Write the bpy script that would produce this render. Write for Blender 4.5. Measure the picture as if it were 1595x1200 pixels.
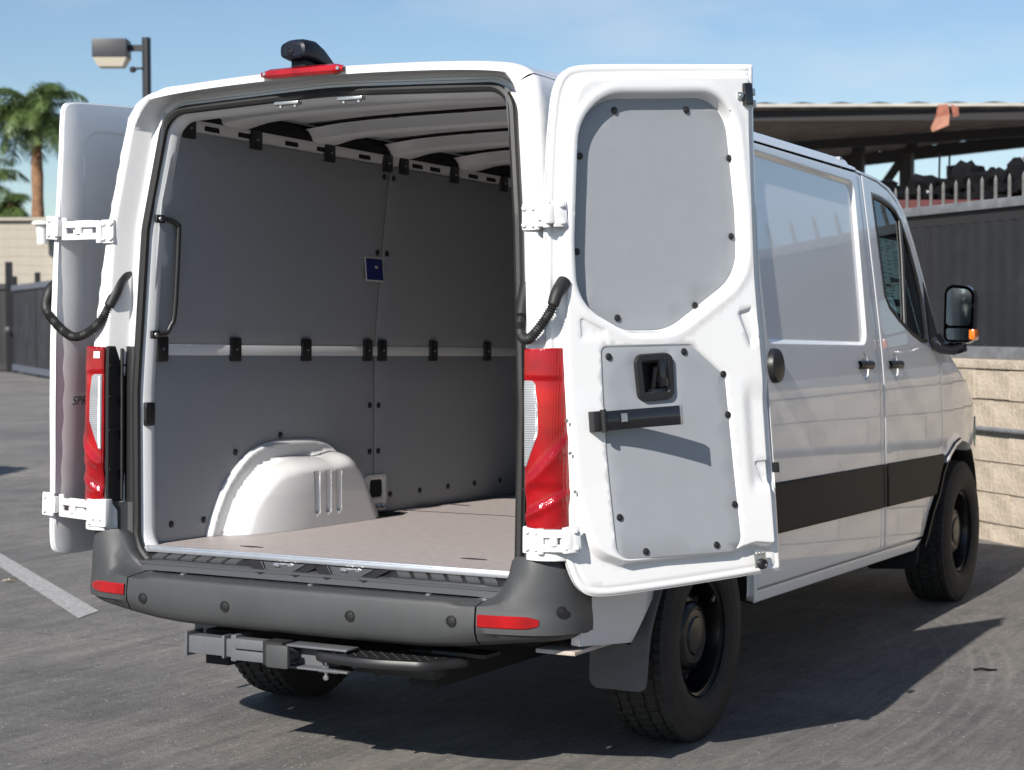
import bpy, bmesh, math, random
import numpy as np
from mathutils import Vector, Matrix
from mathutils.geometry import delaunay_2d_cdt

C = bpy.context
D = bpy.data
for o in list(D.objects):
    D.objects.remove(o)
COL = C.scene.collection
rnd = random.Random(7)
PI = math.pi

# ------------------------------------------------------------------ camera, sky, sun, exposure
YAW, PITCH, ROLL = 0.50082, -0.03649, -0.00364
CAM = Vector((3.4697, -6.0497, 1.5413))
fw = Vector((-math.sin(YAW) * math.cos(PITCH), math.cos(YAW) * math.cos(PITCH), math.sin(PITCH)))
rt = Vector((math.cos(YAW), math.sin(YAW), 0))
up = rt.cross(fw)
r2 = rt * math.cos(ROLL) + up * math.sin(ROLL)
u2 = -rt * math.sin(ROLL) + up * math.cos(ROLL)
cam_data = D.cameras.new('camera')
cam = D.objects.new('camera', cam_data)
COL.objects.link(cam)
cam.matrix_world = Matrix(((r2.x, u2.x, -fw.x, CAM.x), (r2.y, u2.y, -fw.y, CAM.y), (r2.z, u2.z, -fw.z, CAM.z), (0, 0, 0, 1)))
cam_data.sensor_width = 36
cam_data.lens = 2791.65 * 36 / 1595
cam_data.clip_end = 3000
cam_data.clip_start = 0.05
cam_data.dof.use_dof = True
cam_data.dof.focus_distance = 6.3
cam_data.dof.aperture_fstop = 5.0
C.scene.camera = cam

SUN_EL = math.radians(33.0)
SUN_AZ = math.radians(-0.3)         # light travels along +y, a touch towards -x
travel = Vector((math.sin(SUN_AZ) * math.cos(SUN_EL), math.cos(SUN_AZ) * math.cos(SUN_EL), -math.sin(SUN_EL)))
world = D.worlds.new('World')
C.scene.world = world
world.use_nodes = True
nt = world.node_tree
nt.nodes.clear()
sky = nt.nodes.new('ShaderNodeTexSky')
sky.sky_type = 'NISHITA'
sky.sun_disc = False
sky.sun_elevation = SUN_EL
sky.sun_rotation = PI + SUN_AZ
sky.air_density = 1.0
sky.dust_density = 0.15
sky.ozone_density = 3.2
bg = nt.nodes.new('ShaderNodeBackground')
bg.inputs['Strength'].default_value = 0.08
wo = nt.nodes.new('ShaderNodeOutputWorld')
# thin high cloud wisps mixed over the sky
tc = nt.nodes.new('ShaderNodeTexCoord')
mp = nt.nodes.new('ShaderNodeMapping')
mp.inputs['Scale'].default_value = (2.2, 2.2, 9.0)
cn = nt.nodes.new('ShaderNodeTexNoise')
cn.inputs['Scale'].default_value = 2.6
cn.inputs['Detail'].default_value = 7
cn.inputs['Roughness'].default_value = 0.55
cr = nt.nodes.new('ShaderNodeMapRange')
cr.inputs['From Min'].default_value = 0.47
cr.inputs['From Max'].default_value = 0.80
cr.inputs['To Max'].default_value = 0.55
mx = nt.nodes.new('ShaderNodeMix')
mx.data_type = 'RGBA'
mx.inputs['B'].default_value = (6.6, 7.2, 8.0, 1)
nt.links.new(tc.outputs['Generated'], mp.inputs['Vector'])
nt.links.new(mp.outputs['Vector'], cn.inputs['Vector'])
nt.links.new(cn.outputs['Fac'], cr.inputs['Value'])
nt.links.new(cr.outputs['Result'], mx.inputs['Factor'])
nt.links.new(sky.outputs['Color'], mx.inputs['A'])
nt.links.new(mx.outputs['Result'], bg.inputs['Color'])
nt.links.new(bg.outputs['Background'], wo.inputs['Surface'])

sun_data = D.lights.new('sun', 'SUN')
sun_data.energy = 5.0
sun_data.angle = math.radians(0.5)
sun_data.color = (1.0, 0.95, 0.88)
sun = D.objects.new('sun', sun_data)
COL.objects.link(sun)
sun.rotation_euler = travel.to_track_quat('-Z', 'Y').to_euler()

vs = C.scene.view_settings
vs.view_transform = 'Standard'
vs.look = 'None'
vs.gamma = 1
vs.use_curve_mapping = False
vs.exposure = 0.42
C.scene.render.engine = 'CYCLES'
C.scene.cycles.max_bounces = 10
C.scene.cycles.diffuse_bounces = 1

# ------------------------------------------------------------------ materials
def mat(name, col, rough=0.5, metal=0.0, coat=0.0, var=0.0, vscale=20.0, bump=0.0, bscale=200.0, spec=0.5, col2=None, detail=4.0, vdist=0.0):
    m = D.materials.new(name)
    m.use_nodes = True
    n = m.node_tree.nodes
    L = m.node_tree.links
    b = n['Principled BSDF']
    b.inputs['Base Color'].default_value = (*col, 1)
    b.inputs['Roughness'].default_value = rough
    b.inputs['Metallic'].default_value = metal
    b.inputs['Specular IOR Level'].default_value = spec
    b.inputs['Coat Weight'].default_value = coat
    b.inputs['Coat Roughness'].default_value = 0.03
    t = None
    if var or bump:
        t = n.new('ShaderNodeTexCoord')
    if var:
        ns = n.new('ShaderNodeTexNoise')
        ns.inputs['Scale'].default_value = vscale
        ns.inputs['Detail'].default_value = detail
        ns.inputs['Roughness'].default_value = 0.62
        ns.inputs['Distortion'].default_value = vdist
        L.new(t.outputs['Object'], ns.inputs['Vector'])
        rp = n.new('ShaderNodeValToRGB')
        c2 = col2 or tuple(min(1, c * (1 + var)) for c in col)
        c1 = tuple(c * (1 - var) for c in col)
        rp.color_ramp.elements[0].position = 0.3
        rp.color_ramp.elements[1].position = 0.7
        rp.color_ramp.elements[0].color = (*c1, 1)
        rp.color_ramp.elements[1].color = (*c2, 1)
        L.new(ns.outputs['Fac'], rp.inputs['Fac'])
        L.new(rp.outputs['Color'], b.inputs['Base Color'])
    if bump:
        nb = n.new('ShaderNodeTexNoise')
        nb.inputs['Scale'].default_value = bscale
        nb.inputs['Detail'].default_value = 3
        L.new(t.outputs['Object'], nb.inputs['Vector'])
        bp = n.new('ShaderNodeBump')
        bp.inputs['Strength'].default_value = bump
        bp.inputs['Distance'].default_value = 0.01
        L.new(nb.outputs['Fac'], bp.inputs['Height'])
        L.new(bp.outputs['Normal'], b.inputs['Normal'])
    return m

M_WHITE = mat('white_paint', (0.80, 0.80, 0.80), 0.38, coat=1.0, var=0.012, vscale=3)
M_INNER = mat('white_primer', (0.72, 0.73, 0.74), 0.45, coat=0.3, var=0.02, vscale=4)
M_HINGE = mat('white_hinge_paint', (0.76, 0.76, 0.76), 0.45, var=0.03, vscale=30)
M_BUMP = mat('grey_bumper_plastic', (0.047, 0.049, 0.051), 0.55, var=0.10, vscale=6, bump=0.10, bscale=700)
M_MOULD = mat('black_side_moulding', (0.013, 0.013, 0.013), 0.6, spec=.3, var=0.1, vscale=8, bump=0.08, bscale=700)
M_BLACK = mat('black_plastic', (0.014, 0.014, 0.015), 0.42, bump=0.05, bscale=600)
M_GLOSS = mat('gloss_black', (0.008, 0.008, 0.010), 0.12, coat=0.5)
M_NAVY = mat('camera_plastic', (0.006, 0.008, 0.016), 0.4, spec=.3, bump=0.06, bscale=500)
M_RUB = mat('black_rubber', (0.013, 0.013, 0.013), 0.55, bump=0.08, bscale=300)
M_TYRE = mat('tyre_rubber', (0.020, 0.019, 0.018), 0.75, var=0.35, vscale=9, bump=0.1, bscale=120)
M_RIM = mat('black_rim', (0.004, 0.004, 0.005), 0.32, coat=0.15, spec=.4)
M_PANEL = mat('grey_lining_board', (0.310, 0.328, 0.352), 0.42, var=0.022, vscale=14, bump=0.02, bscale=600, detail=12)
M_FLOOR = mat('brown_film_floor', (0.41, 0.365, 0.352), 0.5, var=0.13, vscale=28, bump=0.12, bscale=650, detail=12)
M_FLAP = mat('grey_flap_plastic', (0.115, 0.117, 0.120), 0.6, var=.15, vscale=8, bump=.12, bscale=400)
M_ALU = mat('aluminium', (0.62, 0.64, 0.68), 0.35, metal=0.85, var=0.06, vscale=30)
M_ZINC = mat('zinc_steel', (0.55, 0.55, 0.54), 0.32, metal=0.9, var=0.15, vscale=40)
M_GREYSTEEL = mat('grey_hitch_steel', (0.105, 0.11, 0.118), 0.5, var=0.12, vscale=12, bump=0.06, bscale=300)
M_DARK = mat('underbody_black', (0.010, 0.010, 0.010), 0.8)
M_WOOLDARK = mat('dark_cavity', (0.006, 0.006, 0.008), 0.9)
M_AMBER = mat('amber_lens', (0.75, 0.16, 0.01), 0.2, coat=0.6)
M_BLUE = mat('blue_label', (0.012, 0.022, 0.16), 0.4)
M_PAPER = mat('white_paper', (0.75, 0.75, 0.73), 0.6)
M_MIRROR = mat('mirror_silver', (0.40, 0.44, 0.43), 0.02, metal=1.0)
M_SEAT = mat('black_seat_fabric', (0.012, 0.012, 0.014), 0.85, var=0.2, vscale=60)
M_BADGE = mat('chrome_badge', (0.45, 0.45, 0.46), 0.15, metal=1.0)

def lens_mat(name, col, lines, rough=0.10, vert=True, contrast=0.0, amp=0.25):
    """moulded lens plastic: fine optic ribs as relief, a faint cloud of the reflector behind"""
    m = mat(name, col, rough, coat=0.6, spec=.4)
    n = m.node_tree.nodes
    L = m.node_tree.links
    b = n['Principled BSDF']
    t = n.new('ShaderNodeTexCoord')
    w = n.new('ShaderNodeTexWave')
    w.bands_direction = 'X' if vert else 'Z'
    w.inputs['Scale'].default_value = lines
    w.inputs['Distortion'].default_value = 0.0
    L.new(t.outputs['Object'], w.inputs['Vector'])
    bp = n.new('ShaderNodeBump')
    bp.inputs['Strength'].default_value = amp
    bp.inputs['Distance'].default_value = 0.004
    L.new(w.outputs['Fac'], bp.inputs['Height'])
    L.new(bp.outputs['Normal'], b.inputs['Normal'])
    ns = n.new('ShaderNodeTexNoise')
    ns.inputs['Scale'].default_value = 9
    ns.inputs['Detail'].default_value = 2
    L.new(t.outputs['Object'], ns.inputs['Vector'])
    mxx = n.new('ShaderNodeMath'); mxx.operation = 'MULTIPLY_ADD'; mxx.inputs[1].default_value = contrast
    L.new(w.outputs['Fac'], mxx.inputs[0]); L.new(ns.outputs['Fac'], mxx.inputs[2])
    rp = n.new('ShaderNodeValToRGB')
    rp.color_ramp.elements[0].position = .3
    rp.color_ramp.elements[1].position = .7 + contrast
    rp.color_ramp.elements[0].color = (*[c * .62 for c in col], 1)
    rp.color_ramp.elements[1].color = (*[min(1, c * 1.2) for c in col], 1)
    L.new(mxx.outputs[0], rp.inputs['Fac'])
    L.new(rp.outputs['Color'], b.inputs['Base Color'])
    return m
M_RED = lens_mat('red_lens', (0.34, 0.0015, 0.005), 55)
M_REDFLAT = lens_mat('red_reflector', (0.34, 0.004, 0.006), 120)
M_CLEAR = lens_mat('clear_lens', (0.44, 0.45, 0.46), 44, vert=False, contrast=.35, amp=.35)
M_CLEAR.node_tree.nodes['Principled BSDF'].inputs['Metallic'].default_value = 0.35

def glass_mat():
    m = D.materials.new('tinted_glass')
    m.use_nodes = True
    n = m.node_tree.nodes
    L = m.node_tree.links
    n.clear()
    out = n.new('ShaderNodeOutputMaterial')
    tr = n.new('ShaderNodeBsdfTransparent')
    tr.inputs['Color'].default_value = (0.80, 0.98, 0.93, 1)
    gl = n.new('ShaderNodeBsdfGlossy')
    gl.inputs['Roughness'].default_value = 0.0
    gl.inputs['Color'].default_value = (0.9, 0.95, 1.0, 1)
    fr = n.new('ShaderNodeFresnel')
    fr.inputs['IOR'].default_value = 1.5
    ms = n.new('ShaderNodeMixShader')
    L.new(fr.outputs['Fac'], ms.inputs['Fac'])
    L.new(tr.outputs['BSDF'], ms.inputs[1])
    L.new(gl.outputs['BSDF'], ms.inputs[2])
    L.new(ms.outputs['Shader'], out.inputs['Surface'])
    return m
M_GLASS = glass_mat()

# ------------------------------------------------------------------ mesh helpers
class MB:
    def __init__(self):
        self.v = []
        self.f = []
        self.n = []
    def add(self, vs, fs, ns=None):
        o = len(self.v)
        self.v += [tuple(map(float, p)) for p in vs]
        self.n += [None] * len(vs) if ns is None else [tuple(map(float, q)) for q in ns]
        self.f += [tuple(i + o for i in q) for q in fs]
        return self
    def box(self, c, s, rot=None, bev=0.0):
        c = Vector(c)
        hx, hy, hz = s[0] / 2, s[1] / 2, s[2] / 2
        if bev <= 0:
            P = [Vector((x, y, z)) for x in (-hx, hx) for y in (-hy, hy) for z in (-hz, hz)]
            F = [(0, 1, 3, 2), (4, 6, 7, 5), (0, 4, 5, 1), (2, 3, 7, 6), (0, 2, 6, 4), (1, 5, 7, 3)]
        else:
            bm = bmesh.new()
            bmesh.ops.create_cube(bm, size=1)
            for v in bm.verts:
                v.co = Vector((v.co.x * s[0], v.co.y * s[1], v.co.z * s[2]))
            bmesh.ops.bevel(bm, geom=bm.edges[:], offset=min(bev, min(s) * 0.45), segments=2, affect='EDGES', profile=0.6)
            bm.verts.index_update()
            P = [v.co.copy() for v in bm.verts]
            F = [tuple(v.index for v in f.verts) for f in bm.faces]
            bm.free()
        if rot is not None:
            P = [rot @ p for p in P]
        return self.add([p + c for p in P], F)
    def cyl(self, a, b, r, n=16, r2=None, caps=True):
        a = Vector(a); b = Vector(b)
        r2 = r if r2 is None else r2
        d = (b - a).normalized()
        x = d.orthogonal().normalized(); y = d.cross(x)
        P = []
        for k in range(n):
            t = 2 * PI * k / n
            P.append(a + (x * math.cos(t) + y * math.sin(t)) * r)
        for k in range(n):
            t = 2 * PI * k / n
            P.append(b + (x * math.cos(t) + y * math.sin(t)) * r2)
        F = [(k, (k + 1) % n, n + (k + 1) % n, n + k) for k in range(n)]
        if caps:
            F += [tuple(reversed(range(n))), tuple(range(n, 2 * n))]
        return self.add(P, F)
    def tube(self, pts, r, n=10, closed=False, caps=True):
        pts = [Vector(p) for p in pts]
        R = r if isinstance(r, (list, tuple)) else [r] * len(pts)
        N = len(pts)
        P = []
        prev = None
        for i, p in enumerate(pts):
            a = pts[(i - 1) % N] if (closed or i > 0) else pts[0]
            b = pts[(i + 1) % N] if (closed or i < N - 1) else pts[-1]
            d = (b - a)
            d = d.normalized() if d.length > 1e-9 else Vector((0, 0, 1))
            if prev is None:
                x = d.orthogonal().normalized()
            else:
                x = prev - d * prev.dot(d)
                x = x.normalized() if x.length > 1e-6 else d.orthogonal().normalized()
            prev = x
            y = d.cross(x)
            for k in range(n):
                t = 2 * PI * k / n
                P.append(p + (x * math.cos(t) + y * math.sin(t)) * R[i])
        F = []
        for i in range(N if closed else N - 1):
            j = (i + 1) % N
            for k in range(n):
                F.append((i * n + k, i * n + (k + 1) % n, j * n + (k + 1) % n, j * n + k))
        if caps and not closed:
            F += [tuple(reversed(range(n))), tuple(range((N - 1) * n, N * n))]
        return self.add(P, F)
    def rows(self, rows, closed=False):
        n = len(rows[0])
        P = [p for r in rows for p in r]
        F = []
        for i in range(len(rows) - 1):
            for k in range(n if closed else n - 1):
                a = i * n + k; b = i * n + (k + 1) % n
                F.append((a, b, b + n, a + n))
        return self.add(P, F)
    def prism(self, poly, fn, d0, d1):
        """poly 2D list; fn(u,v,d) -> 3D point; closed solid between depths."""
        n = len(poly)
        P = [fn(u, v, d0) for u, v in poly] + [fn(u, v, d1) for u, v in poly]
        F = [tuple(reversed(range(n))), tuple(range(n, 2 * n))]
        F += [(k, (k + 1) % n, n + (k + 1) % n, n + k) for k in range(n)]
        return self.add(P, F)
    def lathe(self, prof, c, axis, n=48):
        """prof list of (radius, along axis)."""
        c = Vector(c); ax = Vector(axis).normalized()
        x = ax.orthogonal().normalized(); y = ax.cross(x)
        rows = []
        for r, h in prof:
            rows.append([c + ax * h + (x * math.cos(2 * PI * k / n) + y * math.sin(2 * PI * k / n)) * r for k in range(n)])
        return self.rows(rows, closed=True)
    def mirror(self):
        o = MB()
        o.v = [(-x, y, z) for x, y, z in self.v]
        o.f = [tuple(reversed(q)) for q in self.f]
        o.n = [None] * len(o.v)
        return o
    def build(self, name, material, parent=None, angle=38, smooth=True, recalc=False):
        me = D.meshes.new(name)
        me.from_pydata(self.v, [], self.f)
        if recalc:
            bm = bmesh.new(); bm.from_mesh(me)
            bmesh.ops.recalc_face_normals(bm, faces=bm.faces[:])
            bm.to_mesh(me); bm.free()
        me.materials.append(material)
        if smooth:
            me.polygons.foreach_set('use_smooth', [True] * len(me.polygons))
            me.set_sharp_from_angle(angle=math.radians(angle))
        me.update()
        if any(q is not None for q in self.n) and len(self.n) == len(me.vertices):
            vn = [q if q is not None else tuple(v.normal) for q, v in zip(self.n, me.vertices)]
            me.normals_split_custom_set_from_vertices(vn)
        o = D.objects.new(name, me)
        COL.objects.link(o)
        if parent is not None:
            o.parent = parent
        return o

def copyobj(o, parent=None, loc=None):
    c = o.copy()
    COL.objects.link(c)
    if parent is not None:
        c.parent = parent
    if loc is not None:
        c.location = loc
    return c

def thing(name, label, cat, loc=(0, 0, 0), rotz=0.0, group=None):
    o = D.objects.new(name, None)
    o.empty_display_size = 0.3
    COL.objects.link(o)
    o.location = loc
    o.rotation_euler = (0, 0, rotz)
    o['label'] = label
    o['category'] = cat
    if group:
        o['group'] = group
    return o

def tag(o, label=None, cat=None, group=None, kind=None):
    if label: o['label'] = label
    if cat: o['category'] = cat
    if group: o['group'] = group
    if kind: o['kind'] = kind
    return o

# ---- 2D polygon tools
def rpoly(corners, n=6):
    """corners: (u, v, radius) -> rounded closed polyline"""
    out = []
    N = len(corners)
    for i in range(N):
        p = Vector(corners[i][:2]); r = corners[i][2]
        a = Vector(corners[i - 1][:2]); b = Vector(corners[(i + 1) % N][:2])
        da = (a - p).normalized(); db = (b - p).normalized()
        if r <= 1e-6:
            out.append((p.x, p.y)); continue
        ang = math.acos(max(-1, min(1, da.dot(db))))
        t = min(r / math.tan(ang / 2), (a - p).length * 0.49, (b - p).length * 0.49)
        rr = t * math.tan(ang / 2)
        c = p + (da + db).normalized() * (rr / math.sin(ang / 2))
        s = p + da * t; e = p + db * t
        a0 = math.atan2(s.y - c.y, s.x - c.x); a1 = math.atan2(e.y - c.y, e.x - c.x)
        d = (a1 - a0 + PI) % (2 * PI) - PI
        for k in range(n + 1):
            q = a0 + d * k / n
            out.append((c.x + rr * math.cos(q), c.y + rr * math.sin(q)))
    return out

def resample(poly, step, closed=True):
    out = []
    N = len(poly)
    for i in range(N if closed else N - 1):
        a = np.array(poly[i]); b = np.array(poly[(i + 1) % N])
        L = np.linalg.norm(b - a)
        if L < 1e-7: continue
        k = max(1, int(math.ceil(L / step)))
        for j in range(k):
            out.append(tuple(a + (b - a) * j / k))
    if not closed: out.append(tuple(poly[-1]))
    return out

def area(poly):
    p = np.array(poly)
    return 0.5 * float(np.sum(p[:, 0] * np.roll(p[:, 1], -1) - np.roll(p[:, 0], -1) * p[:, 1]))

def ccw(poly):
    return list(poly) if area(poly) > 0 else list(reversed(poly))

def offset(poly, d):
    """move a ccw closed polyline inwards by d (per-vertex normals)"""
    p = np.array(ccw(poly))
    e = np.roll(p, -1, 0) - p
    L = np.linalg.norm(e, axis=1, keepdims=True); L[L < 1e-9] = 1
    nrm = np.stack([-e[:, 1], e[:, 0]], 1) / L
    vn = nrm + np.roll(nrm, 1, 0)
    den = 1 + np.sum(nrm * np.roll(nrm, 1, 0), 1, keepdims=True)
    vn = vn / np.maximum(den, 0.35)
    return [tuple(q) for q in p + vn * d]

def inside(pts, poly):
    pts = np.atleast_2d(np.array(pts, float)); poly = np.array(poly)
    x, y = pts[:, 0], pts[:, 1]
    r = np.zeros(len(pts), bool)
    j = len(poly) - 1
    for i in range(len(poly)):
        xi, yi = poly[i]; xj, yj = poly[j]
        c = ((yi > y) != (yj > y))
        with np.errstate(divide='ignore', invalid='ignore'):
            xx = (xj - xi) * (y - yi) / ((yj - yi) if yj != yi else 1e-12) + xi
        r ^= c & (x < xx)
        j = i
    return r

def sdist(pts, poly):
    """signed distance, positive inside"""
    pts = np.atleast_2d(np.array(pts, float)); P = np.array(poly)
    best = np.full(len(pts), 1e9)
    for i in range(len(P)):
        a = P[i]; b = P[(i + 1) % len(P)]
        ab = b - a
        l2 = max(ab @ ab, 1e-12)
        t = np.clip(((pts - a) @ ab) / l2, 0, 1)
        d = np.linalg.norm(pts - (a + t[:, None] * ab), axis=1)
        best = np.minimum(best, d)
    s = inside(pts, poly)
    return np.where(s, best, -best)

def sstep(t):
    t = np.clip(t, 0, 1)
    return t * t * (3 - 2 * t)

def patch(outline, fn, step=0.03, holes=(), loops=(), depth=None, er=0.005, thick=0.02, flip=False, hole_thick=None, nh=.0012):
    """CDT patch over a 2D outline. fn(u,v,d)->3D for arrays; depth(pts)->d. Rounded edges and a return flange."""
    outline = ccw(resample(ccw(outline), step))
    holes = [ccw(resample(ccw(h), step)) for h in holes]
    cons = []
    bounds = [outline] + holes
    edge_rows = []
    for bi, bd in enumerate(bounds):
        cons.append((bd, 0.0))
        if er > 0:
            s = 1 if bi == 0 else -1
            edge_rows.append((bd, s))
            cons.append((offset(bd, s * er * 0.35), 1))
            cons.append((offset(bd, s * er), 1))
    verts = []; edges = []
    for poly, k in cons:
        o = len(verts); n = len(poly)
        verts += [Vector(q) for q in poly]
        edges += [(o + i, o + (i + 1) % n) for i in range(n)]
    for lp in loops:
        pl = lp if not isinstance(lp, tuple) else lp[0]
        closed = not isinstance(lp, tuple)
        o = len(verts); n = len(pl)
        verts += [Vector(q) for q in pl]
        edges += [(o + i, o + (i + 1) % n) for i in range(n if closed else n - 1)]
    A = np.array(outline)
    lo = A.min(0); hi = A.max(0)
    gx = np.arange(lo[0] + step * 0.5, hi[0], step); gy = np.arange(lo[1] + step * 0.5, hi[1], step)
    G = np.array([(x + (0.25 * step if j % 2 else -0.25 * step), y) for j, y in enumerate(gy) for x in gx]) if len(gx) and len(gy) else np.zeros((0, 2))
    if len(G):
        ok = sdist(G, outline) > max(er * 1.5, step * 0.35)
        for h in holes:
            ok &= sdist(G, h) < -max(er * 1.5, step * 0.35)
        G = G[ok]
        # keep clear of detail loops
        vv = np.array([tuple(v) for v in verts])
        if len(loops) and len(G):
            lv = np.concatenate([np.array(l if not isinstance(l, tuple) else l[0]) for l in loops])
            keep = np.ones(len(G), bool)
            for ch in range(0, len(lv), 400):
                d = np.linalg.norm(G[:, None, :] - lv[None, ch:ch + 400, :], axis=2).min(1)
                keep &= d > step * 0.4
            G = G[keep]
        verts += [Vector(q) for q in G]
    r = delaunay_2d_cdt(verts, edges, [], 0, 1e-7)
    V = np.array([tuple(v) for v in r[0]]); F = [tuple(f) for f in r[2]]
    cen = np.array([V[list(f)].mean(0) for f in F])
    ok = inside(cen, outline)
    for h in holes:
        ok &= ~inside(cen, h)
    F = [f for f, k in zip(F, ok) if k]
    def total(V):
        d = np.zeros(len(V)) if depth is None else np.array(depth(V), float)
        if er > 0:
            db = np.full(len(V), 1e9)
            for bd in bounds:
                db = np.minimum(db, np.abs(sdist(V, bd)))
            q = np.clip(1 - db / er, 0, 1)
            d = d - er * (1 - np.sqrt(np.maximum(0, 1 - q * q)))
        return d
    pos = lambda V: fn(V[:, 0], V[:, 1], total(V))
    P = pos(V)
    hh = nh
    du = pos(V + [hh, 0]) - pos(V - [hh, 0]); dv = pos(V + [0, hh]) - pos(V - [0, hh])
    nn_ = np.cross(du, dv); nn_ /= np.maximum(np.linalg.norm(nn_, axis=1, keepdims=True), 1e-12)
    mb = MB()
    if flip:
        F = [tuple(reversed(f)) for f in F]
        nn_ = -nn_
    used = sorted({i for f in F for i in f}); mp_ = {i: k for k, i in enumerate(used)}
    mb.add(P[used], [tuple(mp_[i] for i in f) for f in F], nn_[used] if len(used) > 12 else None)
    # flange
    for bi, bd in enumerate(bounds):
        th = thick if bi == 0 or hole_thick is None else hole_thick
        if th == 0: continue
        B = np.array(bd)
        d0 = np.zeros(len(B)) if depth is None else np.array(depth(B), float)
        a = fn(B[:, 0], B[:, 1], d0 - er); b = fn(B[:, 0], B[:, 1], d0 - er - th)
        n = len(B)
        fs = []
        for k in range(n):
            q = (k, k + n, (k + 1) % n + n, (k + 1) % n)
            if (bi > 0) != flip: q = tuple(reversed(q))
            fs.append(q)
        mb.add(np.concatenate([a, b]), fs)
    return mb

def chaikin(p, n=2):
    for _ in range(n):
        q = [p[0]]
        for a, b in zip(p[:-1], p[1:]):
            q.append(tuple(0.75 * np.array(a) + 0.25 * np.array(b)))
            q.append(tuple(0.25 * np.array(a) + 0.75 * np.array(b)))
        q.append(p[-1])
        p = q
    return p

def bezier(ps, n=24):
    """Catmull-Rom through points"""
    ps = [np.array(p, float) for p in ps]
    P = [2 * ps[0] - ps[1]] + ps + [2 * ps[-1] - ps[-2]]
    out = []
    for i in range(1, len(P) - 2):
        for k in range(n):
            t = k / n
            out.append(0.5 * ((2 * P[i]) + (-P[i - 1] + P[i + 1]) * t + (2 * P[i - 1] - 5 * P[i] + 4 * P[i + 1] - P[i + 2]) * t * t + (-P[i - 1] + 3 * P[i] - 3 * P[i + 1] + P[i + 2]) * t ** 3))
    out.append(ps[-1])
    return out

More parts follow.
